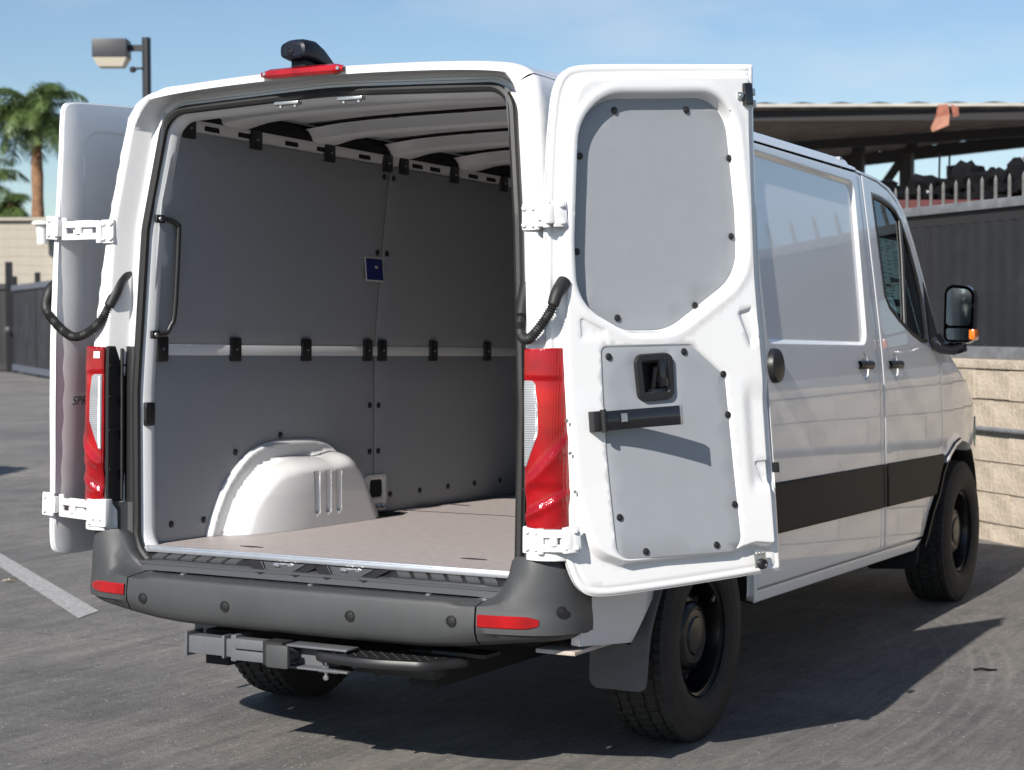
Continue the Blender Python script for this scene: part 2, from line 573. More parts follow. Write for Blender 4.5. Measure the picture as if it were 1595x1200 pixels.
# ------------------------------------------------------------------ ground and far setting materials
def ground_mat():
    m = D.materials.new('worn_asphalt')
    m.use_nodes = True
    n = m.node_tree.nodes; L = m.node_tree.links
    b = n['Principled BSDF']
    g = n.new('ShaderNodeNewGeometry')
    def noise(scale, detail=6, rough=0.6, vec=None, dist=0.0):
        q = n.new('ShaderNodeTexNoise')
        q.inputs['Scale'].default_value = scale; q.inputs['Detail'].default_value = detail
        q.inputs['Roughness'].default_value = rough; q.inputs['Distortion'].default_value = dist
        L.new(vec or g.outputs['Position'], q.inputs['Vector'])
        return q.outputs['Fac']
    def ramp(f, a, c, ca, cc):
        q = n.new('ShaderNodeValToRGB')
        q.color_ramp.elements[0].position = a; q.color_ramp.elements[1].position = c
        q.color_ramp.elements[0].color = (*ca, 1); q.color_ramp.elements[1].color = (*cc, 1)
        L.new(f, q.inputs['Fac']); return q.outputs['Color']
    def mix(f, a, c, mode='MIX'):
        q = n.new('ShaderNodeMix'); q.data_type = 'RGBA'; q.blend_type = mode
        if isinstance(f, float): q.inputs['Factor'].default_value = f
        else: L.new(f, q.inputs['Factor'])
        for s, k in ((a, 'A'), (c, 'B')):
            if isinstance(s, tuple): q.inputs[k].default_value = (*s, 1)
            else: L.new(s, q.inputs[k])
        return q.outputs['Result']
    def mpg(rot, sc):
        q = n.new('ShaderNodeMapping'); q.inputs['Rotation'].default_value = (0, 0, rot); q.inputs['Scale'].default_value = sc
        L.new(g.outputs['Position'], q.inputs['Vector']); return q.outputs['Vector']
    big0 = ramp(noise(0.45, 5), 0.32, 0.68, (0.188, 0.188, 0.191), (0.326, 0.308, 0.288))
    big = mix(0.6, big0, ramp(noise(2.6, 7, 0.7, None, 0.8), 0.36, 0.62, (0.70, 0.71, 0.74), (1.12, 1.11, 1.09)), 'MULTIPLY')
    # long streaks dragged along the drive direction
    st = noise(1.0, 8, 0.7, mpg(math.radians(4), (9.0, 0.75, 1)))
    c1 = mix(0.55, big, ramp(st, 0.35, 0.65, (0.62, 0.62, 0.64), (1.18, 1.16, 1.12)), 'MULTIPLY')
    st2 = noise(1.0, 8, 0.75, mpg(math.radians(-7), (26.0, 2.6, 1)))
    c2 = mix(0.55, c1, ramp(st2, 0.4, 0.62, (0.7, 0.7, 0.72), (1.15, 1.13, 1.1)), 'MULTIPLY')
    fine = noise(210, 3, 0.6)
    c3a = mix(0.5, c2, ramp(noise(34, 5, 0.75), 0.3, 0.7, (0.55, 0.55, 0.56), (1.38, 1.37, 1.35)), 'MULTIPLY')
    c3 = mix(0.7, c3a, ramp(fine, 0.3, 0.7, (0.5, 0.5, 0.5), (1.4, 1.38, 1.35)), 'MULTIPLY')
    # pale mineral specks
    vo = n.new('ShaderNodeTexVoronoi'); vo.inputs['Scale'].default_value = 38; L.new(g.outputs['Position'], vo.inputs['Vector'])
    spk = n.new('ShaderNodeMath'); spk.operation = 'LESS_THAN'; spk.inputs[1].default_value = 0.16
    L.new(vo.outputs['Distance'], spk.inputs[0])
    gate = n.new('ShaderNodeMath'); gate.operation = 'MULTIPLY'; L.new(spk.outputs[0], gate.inputs[0])
    gn = n.new('ShaderNodeMath'); gn.operation = 'GREATER_THAN'; gn.inputs[1].default_value = 0.55
    L.new(noise(9, 2), gn.inputs[0]); L.new(gn.outputs[0], gate.inputs[1])
    gm = n.new('ShaderNodeMath'); gm.operation = 'MULTIPLY'; gm.inputs[1].default_value = 0.85
    L.new(gate.outputs[0], gm.inputs[0])
    c4 = mix(gm.outputs[0], c3, (0.60, 0.59, 0.56))
    # curved tyre scrubs: rings about a turning centre
    sub = n.new('ShaderNodeVectorMath'); sub.operation = 'SUBTRACT'; sub.inputs[1].default_value = (-3.08, .61, 0)
    L.new(g.outputs['Position'], sub.inputs[0])
    ln = n.new('ShaderNodeVectorMath'); ln.operation = 'LENGTH'; L.new(sub.outputs[0], ln.inputs[0])
    def band(r0, w):
        a = n.new('ShaderNodeMath'); a.operation = 'SUBTRACT'; a.inputs[1].default_value = r0; L.new(ln.outputs['Value'], a.inputs[0])
        ab = n.new('ShaderNodeMath'); ab.operation = 'ABSOLUTE'; L.new(a.outputs[0], ab.inputs[0])
        mr = n.new('ShaderNodeMapRange'); mr.inputs['From Min'].default_value = w; mr.inputs['From Max'].default_value = w * 0.3
        L.new(ab.outputs[0], mr.inputs['Value']); return mr.outputs['Result']
    tot = None
    for r0, w in ((4.87, 0.020), (4.795, 0.016), (4.715, 0.020), (4.60, 0.012), (4.36, 0.016), (4.28, 0.012), (4.43, 0.010)):
        bnd = band(r0, w)
        if tot is None: tot = bnd
        else:
            a = n.new('ShaderNodeMath'); a.operation = 'MAXIMUM'; L.new(tot, a.inputs[0]); L.new(bnd, a.inputs[1]); tot = a.outputs[0]
    tm = n.new('ShaderNodeMath'); tm.operation = 'MULTIPLY'; L.new(tot, tm.inputs[0])
    tn = n.new('ShaderNodeMapRange'); tn.inputs['From Min'].default_value = 0.36; tn.inputs['From Max'].default_value = 0.58; tn.inputs['To Max'].default_value = 0.24
    L.new(noise(2.2, 5), tn.inputs['Value']); L.new(tn.outputs['Result'], tm.inputs[1])
    c5 = mix(tm.outputs[0], c4, (0.40, 0.375, 0.345))
    # hairline cracks
    vc = n.new('ShaderNodeTexVoronoi'); vc.feature = 'DISTANCE_TO_EDGE'; vc.inputs['Scale'].default_value = 0.42
    wv = n.new('ShaderNodeVectorMath'); wv.operation = 'MULTIPLY_ADD'; wv.inputs[1].default_value = (0.35, 0.35, 0); L.new(g.outputs['Position'], wv.inputs[2])
    nn = n.new('ShaderNodeTexNoise'); nn.inputs['Scale'].default_value = 2.5; nn.inputs['Detail'].default_value = 6; L.new(g.outputs['Position'], nn.inputs['Vector'])
    L.new(nn.outputs['Color'], wv.inputs[0]); L.new(wv.outputs[0], vc.inputs['Vector'])
    ck = n.new('ShaderNodeMapRange'); ck.inputs['From Min'].default_value = 0.006; ck.inputs['From Max'].default_value = 0.001; ck.inputs['To Max'].default_value = 0.15
    L.new(vc.outputs['Distance'], ck.inputs['Value'])
    c6 = mix(ck.outputs['Result'], c5, (0.04, 0.038, 0.036))
    # long worn seams between paving strips, wobbling and broken
    sxyz = n.new('ShaderNodeSeparateXYZ'); L.new(g.outputs['Position'], sxyz.inputs[0])
    wob = n.new('ShaderNodeMath'); wob.operation = 'MULTIPLY_ADD'; wob.inputs[1].default_value = 0.16; L.new(noise(1.6, 8, 0.7), wob.inputs[0])
    sl = n.new('ShaderNodeMath'); sl.operation = 'MULTIPLY_ADD'; sl.inputs[1].default_value = -0.06; L.new(sxyz.outputs['X'], sl.inputs[0]); L.new(sxyz.outputs['Y'], sl.inputs[2])
    L.new(sl.outputs[0], wob.inputs[2])
    last = c6
    for yy, amt in ((0.80, .75), (1.80, .6), (3.9, .5), (-0.55, .35)):
        a = n.new('ShaderNodeMath'); a.operation = 'SUBTRACT'; a.inputs[1].default_value = yy; L.new(wob.outputs[0], a.inputs[0])
        ab = n.new('ShaderNodeMath'); ab.operation = 'ABSOLUTE'; L.new(a.outputs[0], ab.inputs[0])
        mr = n.new('ShaderNodeMapRange'); mr.inputs['From Min'].default_value = .008; mr.inputs['From Max'].default_value = .001; mr.inputs['To Max'].default_value = amt; L.new(ab.outputs[0], mr.inputs['Value'])
        br = n.new('ShaderNodeMapRange'); br.inputs['From Min'].default_value = .40; br.inputs['From Max'].default_value = .55; L.new(noise(5.0, 4, .7), br.inputs['Value'])
        mm = n.new('ShaderNodeMath'); mm.operation = 'MULTIPLY'; L.new(mr.outputs['Result'], mm.inputs[0]); L.new(br.outputs['Result'], mm.inputs[1])
        last = mix(mm.outputs[0], last, (0.045, 0.043, 0.042))
    L.new(last, b.inputs['Base Color'])
    b.inputs['Roughness'].default_value = 0.82
    b.inputs['Specular IOR Level'].default_value = 0.3
    bp = n.new('ShaderNodeBump'); bp.inputs['Strength'].default_value = 0.9; bp.inputs['Distance'].default_value = 0.009
    hs = n.new('ShaderNodeMath'); hs.operation = 'MULTIPLY_ADD'; hs.inputs[1].default_value = 2.0; L.new(noise(95, 6, 0.8), hs.inputs[0]); L.new(noise(14, 4, 0.6), hs.inputs[2])
    L.new(hs.outputs[0], bp.inputs['Height']); L.new(bp.outputs['Normal'], b.inputs['Normal'])
    return m
M_GROUND = ground_mat()
M_LINE = mat('worn_white_line', (0.36, 0.355, 0.345), 0.85, var=0.42, vscale=34, detail=12, col2=(0.50, 0.49, 0.48), bump=0.5, bscale=220)
M_BLOCK = mat('split_face_block', (0.43, 0.355, 0.27), 0.9, var=0.22, vscale=9, detail=9, col2=(0.54, 0.46, 0.36), bump=0.9, bscale=38)
M_MORTAR = mat('mortar', (0.30, 0.25, 0.20), 0.95, var=0.2, vscale=12)
M_SHEET = mat('dark_fence_sheet', (0.021, 0.022, 0.025), 0.65, spec=.3, var=0.22, vscale=3.2, detail=8, vdist=0.6)
M_RAIL = mat('grey_fence_rail', (0.15, 0.155, 0.165), 0.5, var=0.25, vscale=9)
M_PICKET = mat('grey_picket', (0.12, 0.118, 0.112), 0.55, var=0.3, vscale=15)
M_POST = mat('dark_bronze_post', (0.018, 0.018, 0.020), 0.5)
M_LAMPHEAD = mat('lamp_head_grey', (0.035, 0.036, 0.042), 0.5)
M_LAMPLENS = mat('lamp_lens', (0.55, 0.50, 0.40), 0.4)
M_STUCCO = mat('beige_siding', (0.37, 0.335, 0.28), 0.9, var=0.1, vscale=1.5, bump=0.2, bscale=30)
M_RUST = mat('rusty_sheet', (0.20, 0.055, 0.035), 0.8, var=0.4, vscale=5, col2=(0.36, 0.13, 0.08))
M_RUSTPALE = mat('faded_rust_sheet', (0.40, 0.19, 0.13), 0.8, var=0.25, vscale=4)
M_DECK = mat('carport_deck', (0.17, 0.13, 0.105), 0.7, var=0.3, vscale=2.0)
M_DECKEDGE = mat('carport_fascia', (0.42, 0.40, 0.36), 0.7, var=0.2, vscale=2)
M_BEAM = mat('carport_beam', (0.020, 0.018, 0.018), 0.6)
M_SKIP = mat('red_container', (0.075, 0.008, 0.007), 0.6, var=0.3, vscale=3)
M_SCRAP = mat('dark_scrap', (0.006, 0.006, 0.007), 0.9, spec=.15, var=0.5, vscale=2.5)
M_TRUNK = mat('palm_trunk', (0.22, 0.12, 0.065), 0.9, var=0.4, vscale=6)
M_FROND = mat('palm_frond', (0.065, 0.11, 0.030), 0.5, var=0.4, vscale=1.2, col2=(0.12, 0.18, 0.05))
M_LEAF = mat('tree_leaf', (0.05, 0.075, 0.03), 0.6, var=0.4, vscale=1.5)

# ------------------------------------------------------------------ ground
g = MB()
g.add([(-600, -400, 0), (600, -400, 0), (600, 800, 0), (-600, 800, 0)], [(0, 1, 2, 3)])
tag(g.build('asphalt_ground', M_GROUND, smooth=False), kind='structure')

# ------------------------------------------------------------------ the van: surface functions (body coordinates, y forward)
RAKE = 0.021
TR = 0.3865                                    # tyre radius
van = thing('cargo_van', 'white cargo van parked with both rear doors swung open', 'van')
van.rotation_euler = (-RAKE, 0, 0)

qraw = [(.955, .40), (.968, .46), (.972, .55), (.972, .70), (.970, .85), (.968, 1.0), (.962, 1.2), (.952, 1.35), (.937, 1.5), (.912, 1.7), (.873, 2.0), (.846, 2.2),
        (.836, 2.275), (.826, 2.294), (.812, 2.300), (.803, 2.306), (.798, 2.300), (.792, 2.301), (.788, 2.318), (.772, 2.334), (.74, 2.346), (.66, 2.354), (.5, 2.362), (.25, 2.369), (0, 2.372)]
qq = np.array(chaikin(qraw, 2))
qt = qq[:, 1].copy()
k0 = int(np.argmax(qq[:, 1] > 2.2))
for i in range(k0, len(qq)):
    qt[i] = qt[i - 1] + np.linalg.norm(qq[i] - qq[i - 1])
TMAX = qt[-1]
tg = np.gradient(qq, qt, axis=0)
qn = np.stack([tg[:, 1], -tg[:, 0]], 1)
qn /= np.linalg.norm(qn, axis=1, keepdims=True)

q2raw = [(.846, 2.2), (.838, 2.235), (.824, 2.272), (.80, 2.302), (.765, 2.324), (.72, 2.338), (.62, 2.350), (.45, 2.361), (.22, 2.369), (0, 2.372)]
q2 = np.array(chaikin(q2raw, 2))
l2 = np.concatenate([[0], np.cumsum(np.linalg.norm(np.diff(q2, axis=0), axis=1))])
qb = qq.copy()
for i in range(k0, len(qq)):
    f_ = (qt[i] - qt[k0 - 1]) / (TMAX - qt[k0 - 1]) * l2[-1]
    qb[i] = (np.interp(f_, l2, q2[:, 0]), np.interp(f_, l2, q2[:, 1]))
tb = np.gradient(qb, qt, axis=0)
qbn = np.stack([tb[:, 1], -tb[:, 0]], 1)
qbn /= np.linalg.norm(qbn, axis=1, keepdims=True)

def yf(z):
    return np.interp(z, [.4, 1.3, 1.85, 2.3], [-1.190, -1.190, -1.173, -1.120])
TAPY = [3.1, 3.4, 3.7, 4.0, 4.2, 4.4, 4.55]
TAPX = [1.0, .992, .975, .94, .90, .83, .74]
def S(y, t, d=0.0, sg=1):
    y = np.asarray(y, float); t = np.asarray(t, float)
    z = np.interp(t, qt, qq[:, 1])
    s = y - yf(z); r = 0.055
    w = sstep((s - .10) / .35)
    mixq = lambda a, b_: np.interp(t, qt, a) * w + np.interp(t, qt, b_) * (1 - w)
    x = mixq(qq[:, 0], qb[:, 0]); z = mixq(qq[:, 1], qb[:, 1])
    nx = mixq(qn[:, 0], qbn[:, 0]); nz = mixq(qn[:, 1], qbn[:, 1])
    q = np.clip(1 - s / r, 0, 1)
    ins = r * (1 - np.sqrt(np.maximum(0, 1 - q * q)))
    x = x * np.interp(y, TAPY, TAPX)
    return np.stack([sg * (x + nx * (d - ins)), y + 0 * x, z + nz * (d - ins)], -1)
SR = lambda u, v, d: S(u, v, d, 1)
SLf = lambda u, v, d: S(u, v, d, -1)

def arch_pts(kind):
    if kind == 'rear':
        return [(-.66, .44), (-.60, .50), (-.50, .585), (-.44, .68), (-.36, .765), (-.25, .825), (-.10, .862), (.03, .865), (.17, .84), (.30, .775), (.39, .69), (.44, .60), (.47, .44)]
    return [(2.78, .46), (2.905, .612), (3.02, .70), (3.11, .805), (3.24, .895), (3.38, .950), (3.53, .972), (3.68, .955), (3.83, .89), (3.95, .79), (4.03, .67), (4.07, .55), (4.085, .44)]

E_T = [(2.10, 2.287), (2.40, 2.272), (2.60, 2.24), (2.72, 2.195), (2.82, 2.125), (2.92, 1.99), (3.01, 1.83), (3.10, 1.66), (3.18, 1.53), (3.32, 1.445), (3.5, 1.37), (3.8, 1.27), (4.1, 1.14), (4.3, 1.03), (4.42, .91), (4.50, .73), (4.52, .48)]
WIN = [(2.285, 2.19), (2.44, 2.183), (2.57, 2.166), (2.66, 2.14), (2.73, 2.095), (2.83, 1.975), (2.91, 1.83), (2.962, 1.70), (2.975, 1.52), (2.968, 1.474), (2.84, 1.483), (2.684, 1.518), (2.493, 1.581), (2.36, 1.640), (2.305, 1.70)]
FDOOR = [(2.165, .502), (2.80, .502), (2.90, .617), (3.015, .706), (3.10, .81), (3.163, .868), (3.158, 1.0), (3.155, 1.15), (3.160, 1.40), (3.168, 1.515), (3.09, 1.645), (3.0, 1.805), (2.905, 1.965), (2.80, 2.10), (2.70, 2.172), (2.57, 2.222), (2.40, 2.252), (2.165, 2.268)]

def body_side(sg):
    fn = SR if sg > 0 else SLf
    fl = sg < 0
    ra = arch_pts('rear'); fa = arch_pts('front')
    # rear quarter
    zs = np.linspace(.45, 2.277, 40)
    rear = [(float(yf(z)) + .0035, float(z)) for z in zs if z > .785]
    quart = rear[::-1][:0] + [(.490, 2.277)] + [(p[0], p[1]) for p in rear[::-1]] + [(float(yf(.78)) + .0035, .782), (-1.052, .782), (-1.052, .492), (-.66, .45)] + ra[1:-1] + [(.468, .45), (.490, .47)]
    patch(quart, fn, step=.035, er=0.002, thick=.03, flip=fl).build('quarter_panel', M_WHITE, van)
    # skin behind the gaps
    under = [(.44, .47), (2.75, .47), (2.86, .60), (3.0, .72), (3.08, .83), (3.18, .90), (3.2, 1.50), (3.0, 1.78), (2.8, 2.07), (2.6, 2.2), (2.3, 2.262), (.44, 2.272)]
    patch(under, lambda u, v, d: fn(u, v, d - .022), step=.12, holes=[[(p[0], p[1]) for p in offset(WIN, -.02)]], er=0, thick=0, flip=fl).build('door_aperture', M_WHITE, van)
    patch([(2.104, .50), (2.156, .50), (2.156, 2.266), (2.104, 2.268)], lambda u, v, d: fn(u, v, d - .003), step=.03, er=.005, thick=.02, flip=fl).build('b_pillar', M_WHITE, van)
    patch([(2.106, .700), (2.154, .700), (2.154, .900), (2.106, .900)], lambda u, v, d: fn(u, v, d + .010), step=.03, er=.004, thick=.012, flip=fl).build('side_moulding', M_MOULD, van)
    # sill
    patch([(.475, .445), (2.66, .445), (2.785, .492), (.475, .492)], lambda u, v, d: fn(u, v, d + .002), step=.03, er=.006, thick=.05, flip=fl).build('sill', M_WHITE, van)
    # sliding / plain load door
    rec = rpoly([(.66, 1.455, .05), (1.955, 1.455, .075), (2.035, 2.225, .055), (.66, 2.245, .05)], 8)
    rec = ccw(resample(rec, .03))
    lps = [offset(rec, k) for k in (-.004, .0, .006, .012, .018, .024)]
    cup = lambda P, y: -.020 * np.clip(1 - (((P[:, 0] - y) / .056) ** 2 + ((P[:, 1] - 1.362) / .062) ** 2), 0, 1) ** .6
    ring = lambda y: [[(y + .056 * k * math.cos(a), 1.362 + .062 * k * math.sin(a)) for a in np.linspace(0, 2 * PI, 26, endpoint=False)] for k in (1.05, 1.0, .95, .85, .7, .45)]
    dfn = lambda P: -.018 * sstep(sdist(P, rec) / .022) + cup(P, 1.888)
    sd = patch([(.498, .500), (2.094, .500), (2.094, 2.270), (.498, 2.274)], fn, step=.035, loops=lps + ring(1.888), depth=dfn, er=.006, thick=.02, flip=fl).build('sliding_door', M_WHITE, van, angle=60)
    patch([(.498, .698), (2.092, .698), (2.092, .902), (.498, .902)], lambda u, v, d: fn(u, v, d + .014), step=.04, er=.008, thick=.02, flip=fl).build('side_moulding', M_MOULD, sd)
    # front door with window
    fd = patch(FDOOR, fn, step=.035, holes=[WIN], loops=ring(2.355), depth=lambda P: cup(P, 2.355), er=.006, thick=.02, flip=fl).build('front_door', M_WHITE, van, angle=60)
    patch([(2.168, .698), (3.0, .698), (3.095, .81), (3.16, .872), (3.157, .902), (2.168, .902)], lambda u, v, d: fn(u, v, d + .014), step=.04, er=.008, thick=.02, flip=fl).build('side_moulding', M_MOULD, fd)
    patch(offset(WIN, -.001), lambda u, v, d: fn(u, v, d - .010), step=.05, er=0, thick=0, flip=fl).build('side_window', M_GLASS, fd)
    # black rubber run round the glass
    wr = resample(ccw(WIN), .02)
    w2 = np.array(offset(wr, .012))
    MB().tube([tuple(fn(a, b, -.006)) for a, b in w2], .010, 6, closed=True).build('window_seal', M_BLACK, fd)
    dv = [(2.725, 2.10), (2.695, 1.90), (2.648, 1.72), (2.60, 1.54)]
    MB().rows([[tuple(fn(y - .018, z, -.006)) for y, z in dv], [tuple(fn(y - .018, z, -.0)) for y, z in dv], [tuple(fn(y + .018, z, -.0)) for y, z in dv], [tuple(fn(y + .018, z, -.006)) for y, z in dv]]).build('window_divider', mat('divider_trim', (.10, .095, .09), .4) if sg > 0 else D.materials['divider_trim'], fd, recalc=True)
    patch([(2.985, 1.478), (3.15, 1.463), (3.155, 1.525), (3.085, 1.635), (2.99, 1.79), (2.978, 1.70)], lambda u, v, d: fn(u, v, d + .006), step=.05, er=.003, thick=.012, flip=fl).build('mirror_sail', M_GLOSS, fd)
    # a pillar strip between door frame and roof / windscreen edge
    top = [p for p in E_T if p[0] <= 3.19]
    dtop = [(3.176, 1.517), (3.098, 1.652), (3.008, 1.812), (2.912, 1.972), (2.806, 2.108), (2.703, 2.179), (2.572, 2.229), (2.40, 2.259), (2.10, 2.275)]
    patch([tuple(q) for q in top] + dtop, fn, step=.03, er=.002, thick=.02, flip=fl).build('a_pillar', M_WHITE, van)
    # fender
    etop = [p for p in E_T if p[0] >= 3.17 and p[0] <= 4.45]
    fen = [(3.168, .885)] + [p for p in fa if 3.2 < p[0]] + [(4.2, .47), (4.46, .50), (4.47, .75)] + etop[::-1] + [(3.175, 1.50), (3.167, 1.40), (3.162, 1.15), (3.165, 1.0)]
    def fdep(P):
        c = np.array([3.60, .464]); rr = np.linalg.norm((P - c) * [.94, 1], axis=1)
        return .018 * np.clip(1 - (rr - .46) / .12, 0, 1) ** 1.5 * (P[:, 0] > 3.165)
    patch(fen, fn, step=.035, depth=fdep, er=.004, thick=.025, flip=fl).build('front_fender', M_WHITE, van, angle=60)
    # black arch trim at both feet, white lip over the crown, liner
    fa_all = resample(fa, .04, closed=False)
    for fa2, tm_, tn_ in (([q for q in fa_all if q[0] < 3.24], M_MOULD, 'wheel_arch_trim'), ([q for q in fa_all if 3.19 < q[0] < 3.80], M_WHITE, 'wheel_arch_lip'), ([q for q in fa_all if q[0] > 3.76], M_MOULD, 'wheel_arch_trim')):
      tr_ = MB().rows([[tuple(fn(y, z, .020)) for y, z in fa2], [tuple(fn(y - (y - 3.6) * .03, z - (z - .46) * .03, .022)) for y, z in fa2], [tuple(fn(y - (y - 3.6) * .05, z - (z - .46) * .05, .0)) for y, z in fa2], [tuple(fn(y - (y - 3.6) * .02, z - (z - .46) * .02, -.30)) for y, z in fa2]])
      tr_.build(tn_, tm_, van, recalc=True)
    ra2 = resample(ra, .04, closed=False)
    MB().rows([[tuple(fn(y, z, -.004)) for y, z in ra2], [tuple(fn(y, z, -.195)) for y, z in ra2]]).build('wheel_well', M_DARK, van)
    for nm, cy, w in (('wheel_well_back', 0, .70), ('wheel_well_back', 3.6, .70)):
        MB().box((sg * .61, cy, .575), (.02, 1.2, .23)).build(nm, M_DARK, van)
    # handles: cup and bar
    for y, par in ((1.888, sd), (2.355, fd)):
        bar = MB()
        ys = np.linspace(-.10, .10, 9)
        rows = []
        for q in np.linspace(0, 2 * PI, 12, endpoint=False):
            rows.append([tuple(fn(y + a * .98, 1.367 + .019 * math.sin(q), .018 + .013 * math.cos(q) - .012 * (abs(a) / .1) ** 4)) for a in ys])
        bar.rows(rows + [rows[0]]).build('door_handle', M_BLACK, par, recalc=True)
    # round rubber door stop on the quarter
    MB().lathe([(0, .03), (.050, .03), (.066, .024), (.070, .012), (.070, 0)], fn(.70, 1.368, 0), (sg, 0, .08), 32).build('door_stop', M_BLACK, sd if sg else None)
body_side(1)
body_side(-1)

# roof: rows over the section, fine stations near the rear edge
ts = [t for t in qt if t >= 2.283]
ts = [2.281] + ts
ys_r = list(np.linspace(0.0035, .06, 9)) + list(np.linspace(.1, 3.19, 26))
def roof_row(t, sg):
    z = float(np.interp(t, qt, qq[:, 1]))
    y0 = float(yf(z))
    return [tuple(S(y0 + s * (2.10 - y0) / 3.19 if s > .06 else y0 + s, t, 0, sg)) for s in ys_r]
rows = [roof_row(t, 1) for t in ts] + [roof_row(t, -1) for t in ts[::-1][1:]]
MB().rows(rows).build('roof', M_WHITE, van, angle=50, recalc=True)
# front cap, windscreen, hood, nose lofted between both edge curves
ctr = [(2.10, 2.372), (2.42, 2.352), (2.66, 2.312), (2.80, 2.27), (2.95, 2.15), (3.08, 2.0), (3.20, 1.84), (3.32, 1.67), (3.44, 1.53), (3.58, 1.45), (3.72, 1.39), (3.98, 1.30), (4.28, 1.17), (4.46, 1.06), (4.58, .93), (4.66, .74), (4.68, .48)]
def cap_row(i):
    (ye, te), (yc, zc) = E_T[i], ctr[i]
    e = S(ye, te, 0, 1)
    out = []
    for k in np.linspace(-1, 1, 17):
        w = 1 - abs(k) ** 2.4
        out.append((e[0] * k, ye + (yc - ye) * w, e[2] + (zc - e[2]) * w))
    return out
R_ = [cap_row(i) for i in range(len(E_T))]
MB().rows(R_[0:4]).build('roof_front', M_WHITE, van, recalc=True)
MB().rows(R_[3:9]).build('windscreen', M_GLASS, van, recalc=True)
MB().rows(R_[8:10]).build('scuttle', M_BLACK, van, recalc=True)
MB().rows(R_[9:14]).build('bonnet', M_WHITE, van, recalc=True)
MB().rows(R_[13:]).build('front_bumper', M_BUMP, van, recalc=True)
for sg in (1, -1):
    hl = patch(rpoly([(4.12, .92, .04), (4.40, .84, .03), (4.42, .95, .03), (4.20, 1.08, .03)]), lambda u, v, d: S(u, v, d + .006, sg), step=.04, er=.003, thick=.01, flip=sg < 0)
    hl.build('headlamp', M_GLASS, van)
# under body
MB().box((0, 1.75, .47), (1.40, 5.2, .06)).box((0, 1.3, .40), (.30, 4.0, .12)).box((.42, 1.2, .38), (.10, 4.6, .12)).box((-.42, 1.2, .38), (.10, 4.6, .12)).build('underbody', M_DARK, van, smooth=False)
MB().cyl((-.75, 0, .387), (.75, 0, .387), .05, 14).lathe([(0.0, -.16), (.10, -.15), (.15, -.05), (.15, .05), (.10, .15), (0, .16)], (0, 0, .387), (1, 0, 0), 20).build('rear_axle', M_DARK, van)

# ---- rear frame: nested loops from the outer skin to the inner return
base = rpoly([(-.765, .655, .12), (.765, .655, .12), (.772, 1.25, .6), (.744, 1.84, .6), (.690, 2.255, .085), (0, 2.282, 3.0), (-.690, 2.255, .085), (-.744, 1.84, .6), (-.772, 1.25, .6)], 10)
base = ccw(resample(base, .03))
NB = len(base)
def lp(off, dy, topx=0.0):
    q = np.array(offset(base, off)) if off else np.array(base)
    if topx:
        nz = np.clip((q[:, 1] - 2.12) / .12, 0, 1)
        q[:, 1] -= nz * topx
    return [(x, float(yf(z)) + dy, z) for x, z in q]
osec = []
tt = np.concatenate([np.linspace(.60, 2.26, 60), qt[qt > 2.26]])
for t in tt:
    z = float(np.interp(t, qt, qq[:, 1]))
    p = S(float(yf(z)) + .0035, t, 0, 1)
    osec.append((p[0], p[2]))
opoly = osec + [(-x, z) for x, z in osec[::-1][1:]]
def radial(q):
    c = np.array([0, 1.40]); d = np.array(q) - c
    best = None
    P = opoly + [opoly[0]]
    for a, b in zip(P[:-1], P[1:]):
        a = np.array(a) - c; b = np.array(b) - c; e = b - a
        den = d[0] * e[1] - d[1] * e[0]
        if abs(den) < 1e-12: continue
        s = (a[0] * e[1] - a[1] * e[0]) / den; u = (a[0] * d[1] - a[1] * d[0]) / den
        if s > 0 and -1e-6 <= u <= 1 + 1e-6:
            if best is None or s > best: best = s
    return c + d * (best or 1)
A0 = offset(base, -.080)
A0k = offset(base, -.083)
oloop = []
for q in A0:
    r = radial(q)
    if q[1] < .865:
        q = A0k[len(oloop)]
        oloop.append((q[0], float(yf(q[1])) + .0035, q[1]))
    else:
        oloop.append((r[0], float(yf(r[1])) + .0035, r[1]))
fr = MB().rows([oloop, lp(-.082, .0), lp(-.077, .006), lp(-.069, .090), lp(-.064, .097), lp(-.050, .097), lp(-.048, .092), lp(-.040, .092), lp(-.038, .097), lp(-.022, .098)], closed=True)
fr.build('rear_frame', M_WHITE, van, angle=35, recalc=True)
MB().rows([lp(-.022, .098), lp(-.010, .095), lp(0.0, .100), lp(.006, .108), lp(.011, .135, .002), lp(.015, .152, .006), lp(.006, .160, .006)], closed=True).build('opening_flange', M_INNER, van, angle=80, recalc=True)
sl = [(p[0], p[1] - .012, p[2]) for p in lp(-.012, .097)]
MB().tube(sl, .0155, 8, closed=True).build('door_seal', M_RUB, van)

# header over the opening with two striker latches
for x in (-.16, .10):
    MB().box((x, -1.055, 2.262), (.10, .03, .012), bev=.004).cyl((x - .03, -1.055, 2.258), (x - .03, -1.055, 2.248), .008, 10).cyl((x + .03, -1.055, 2.258), (x + .03, -1.055, 2.248), .008, 10).build('top_striker', M_ZINC, van)

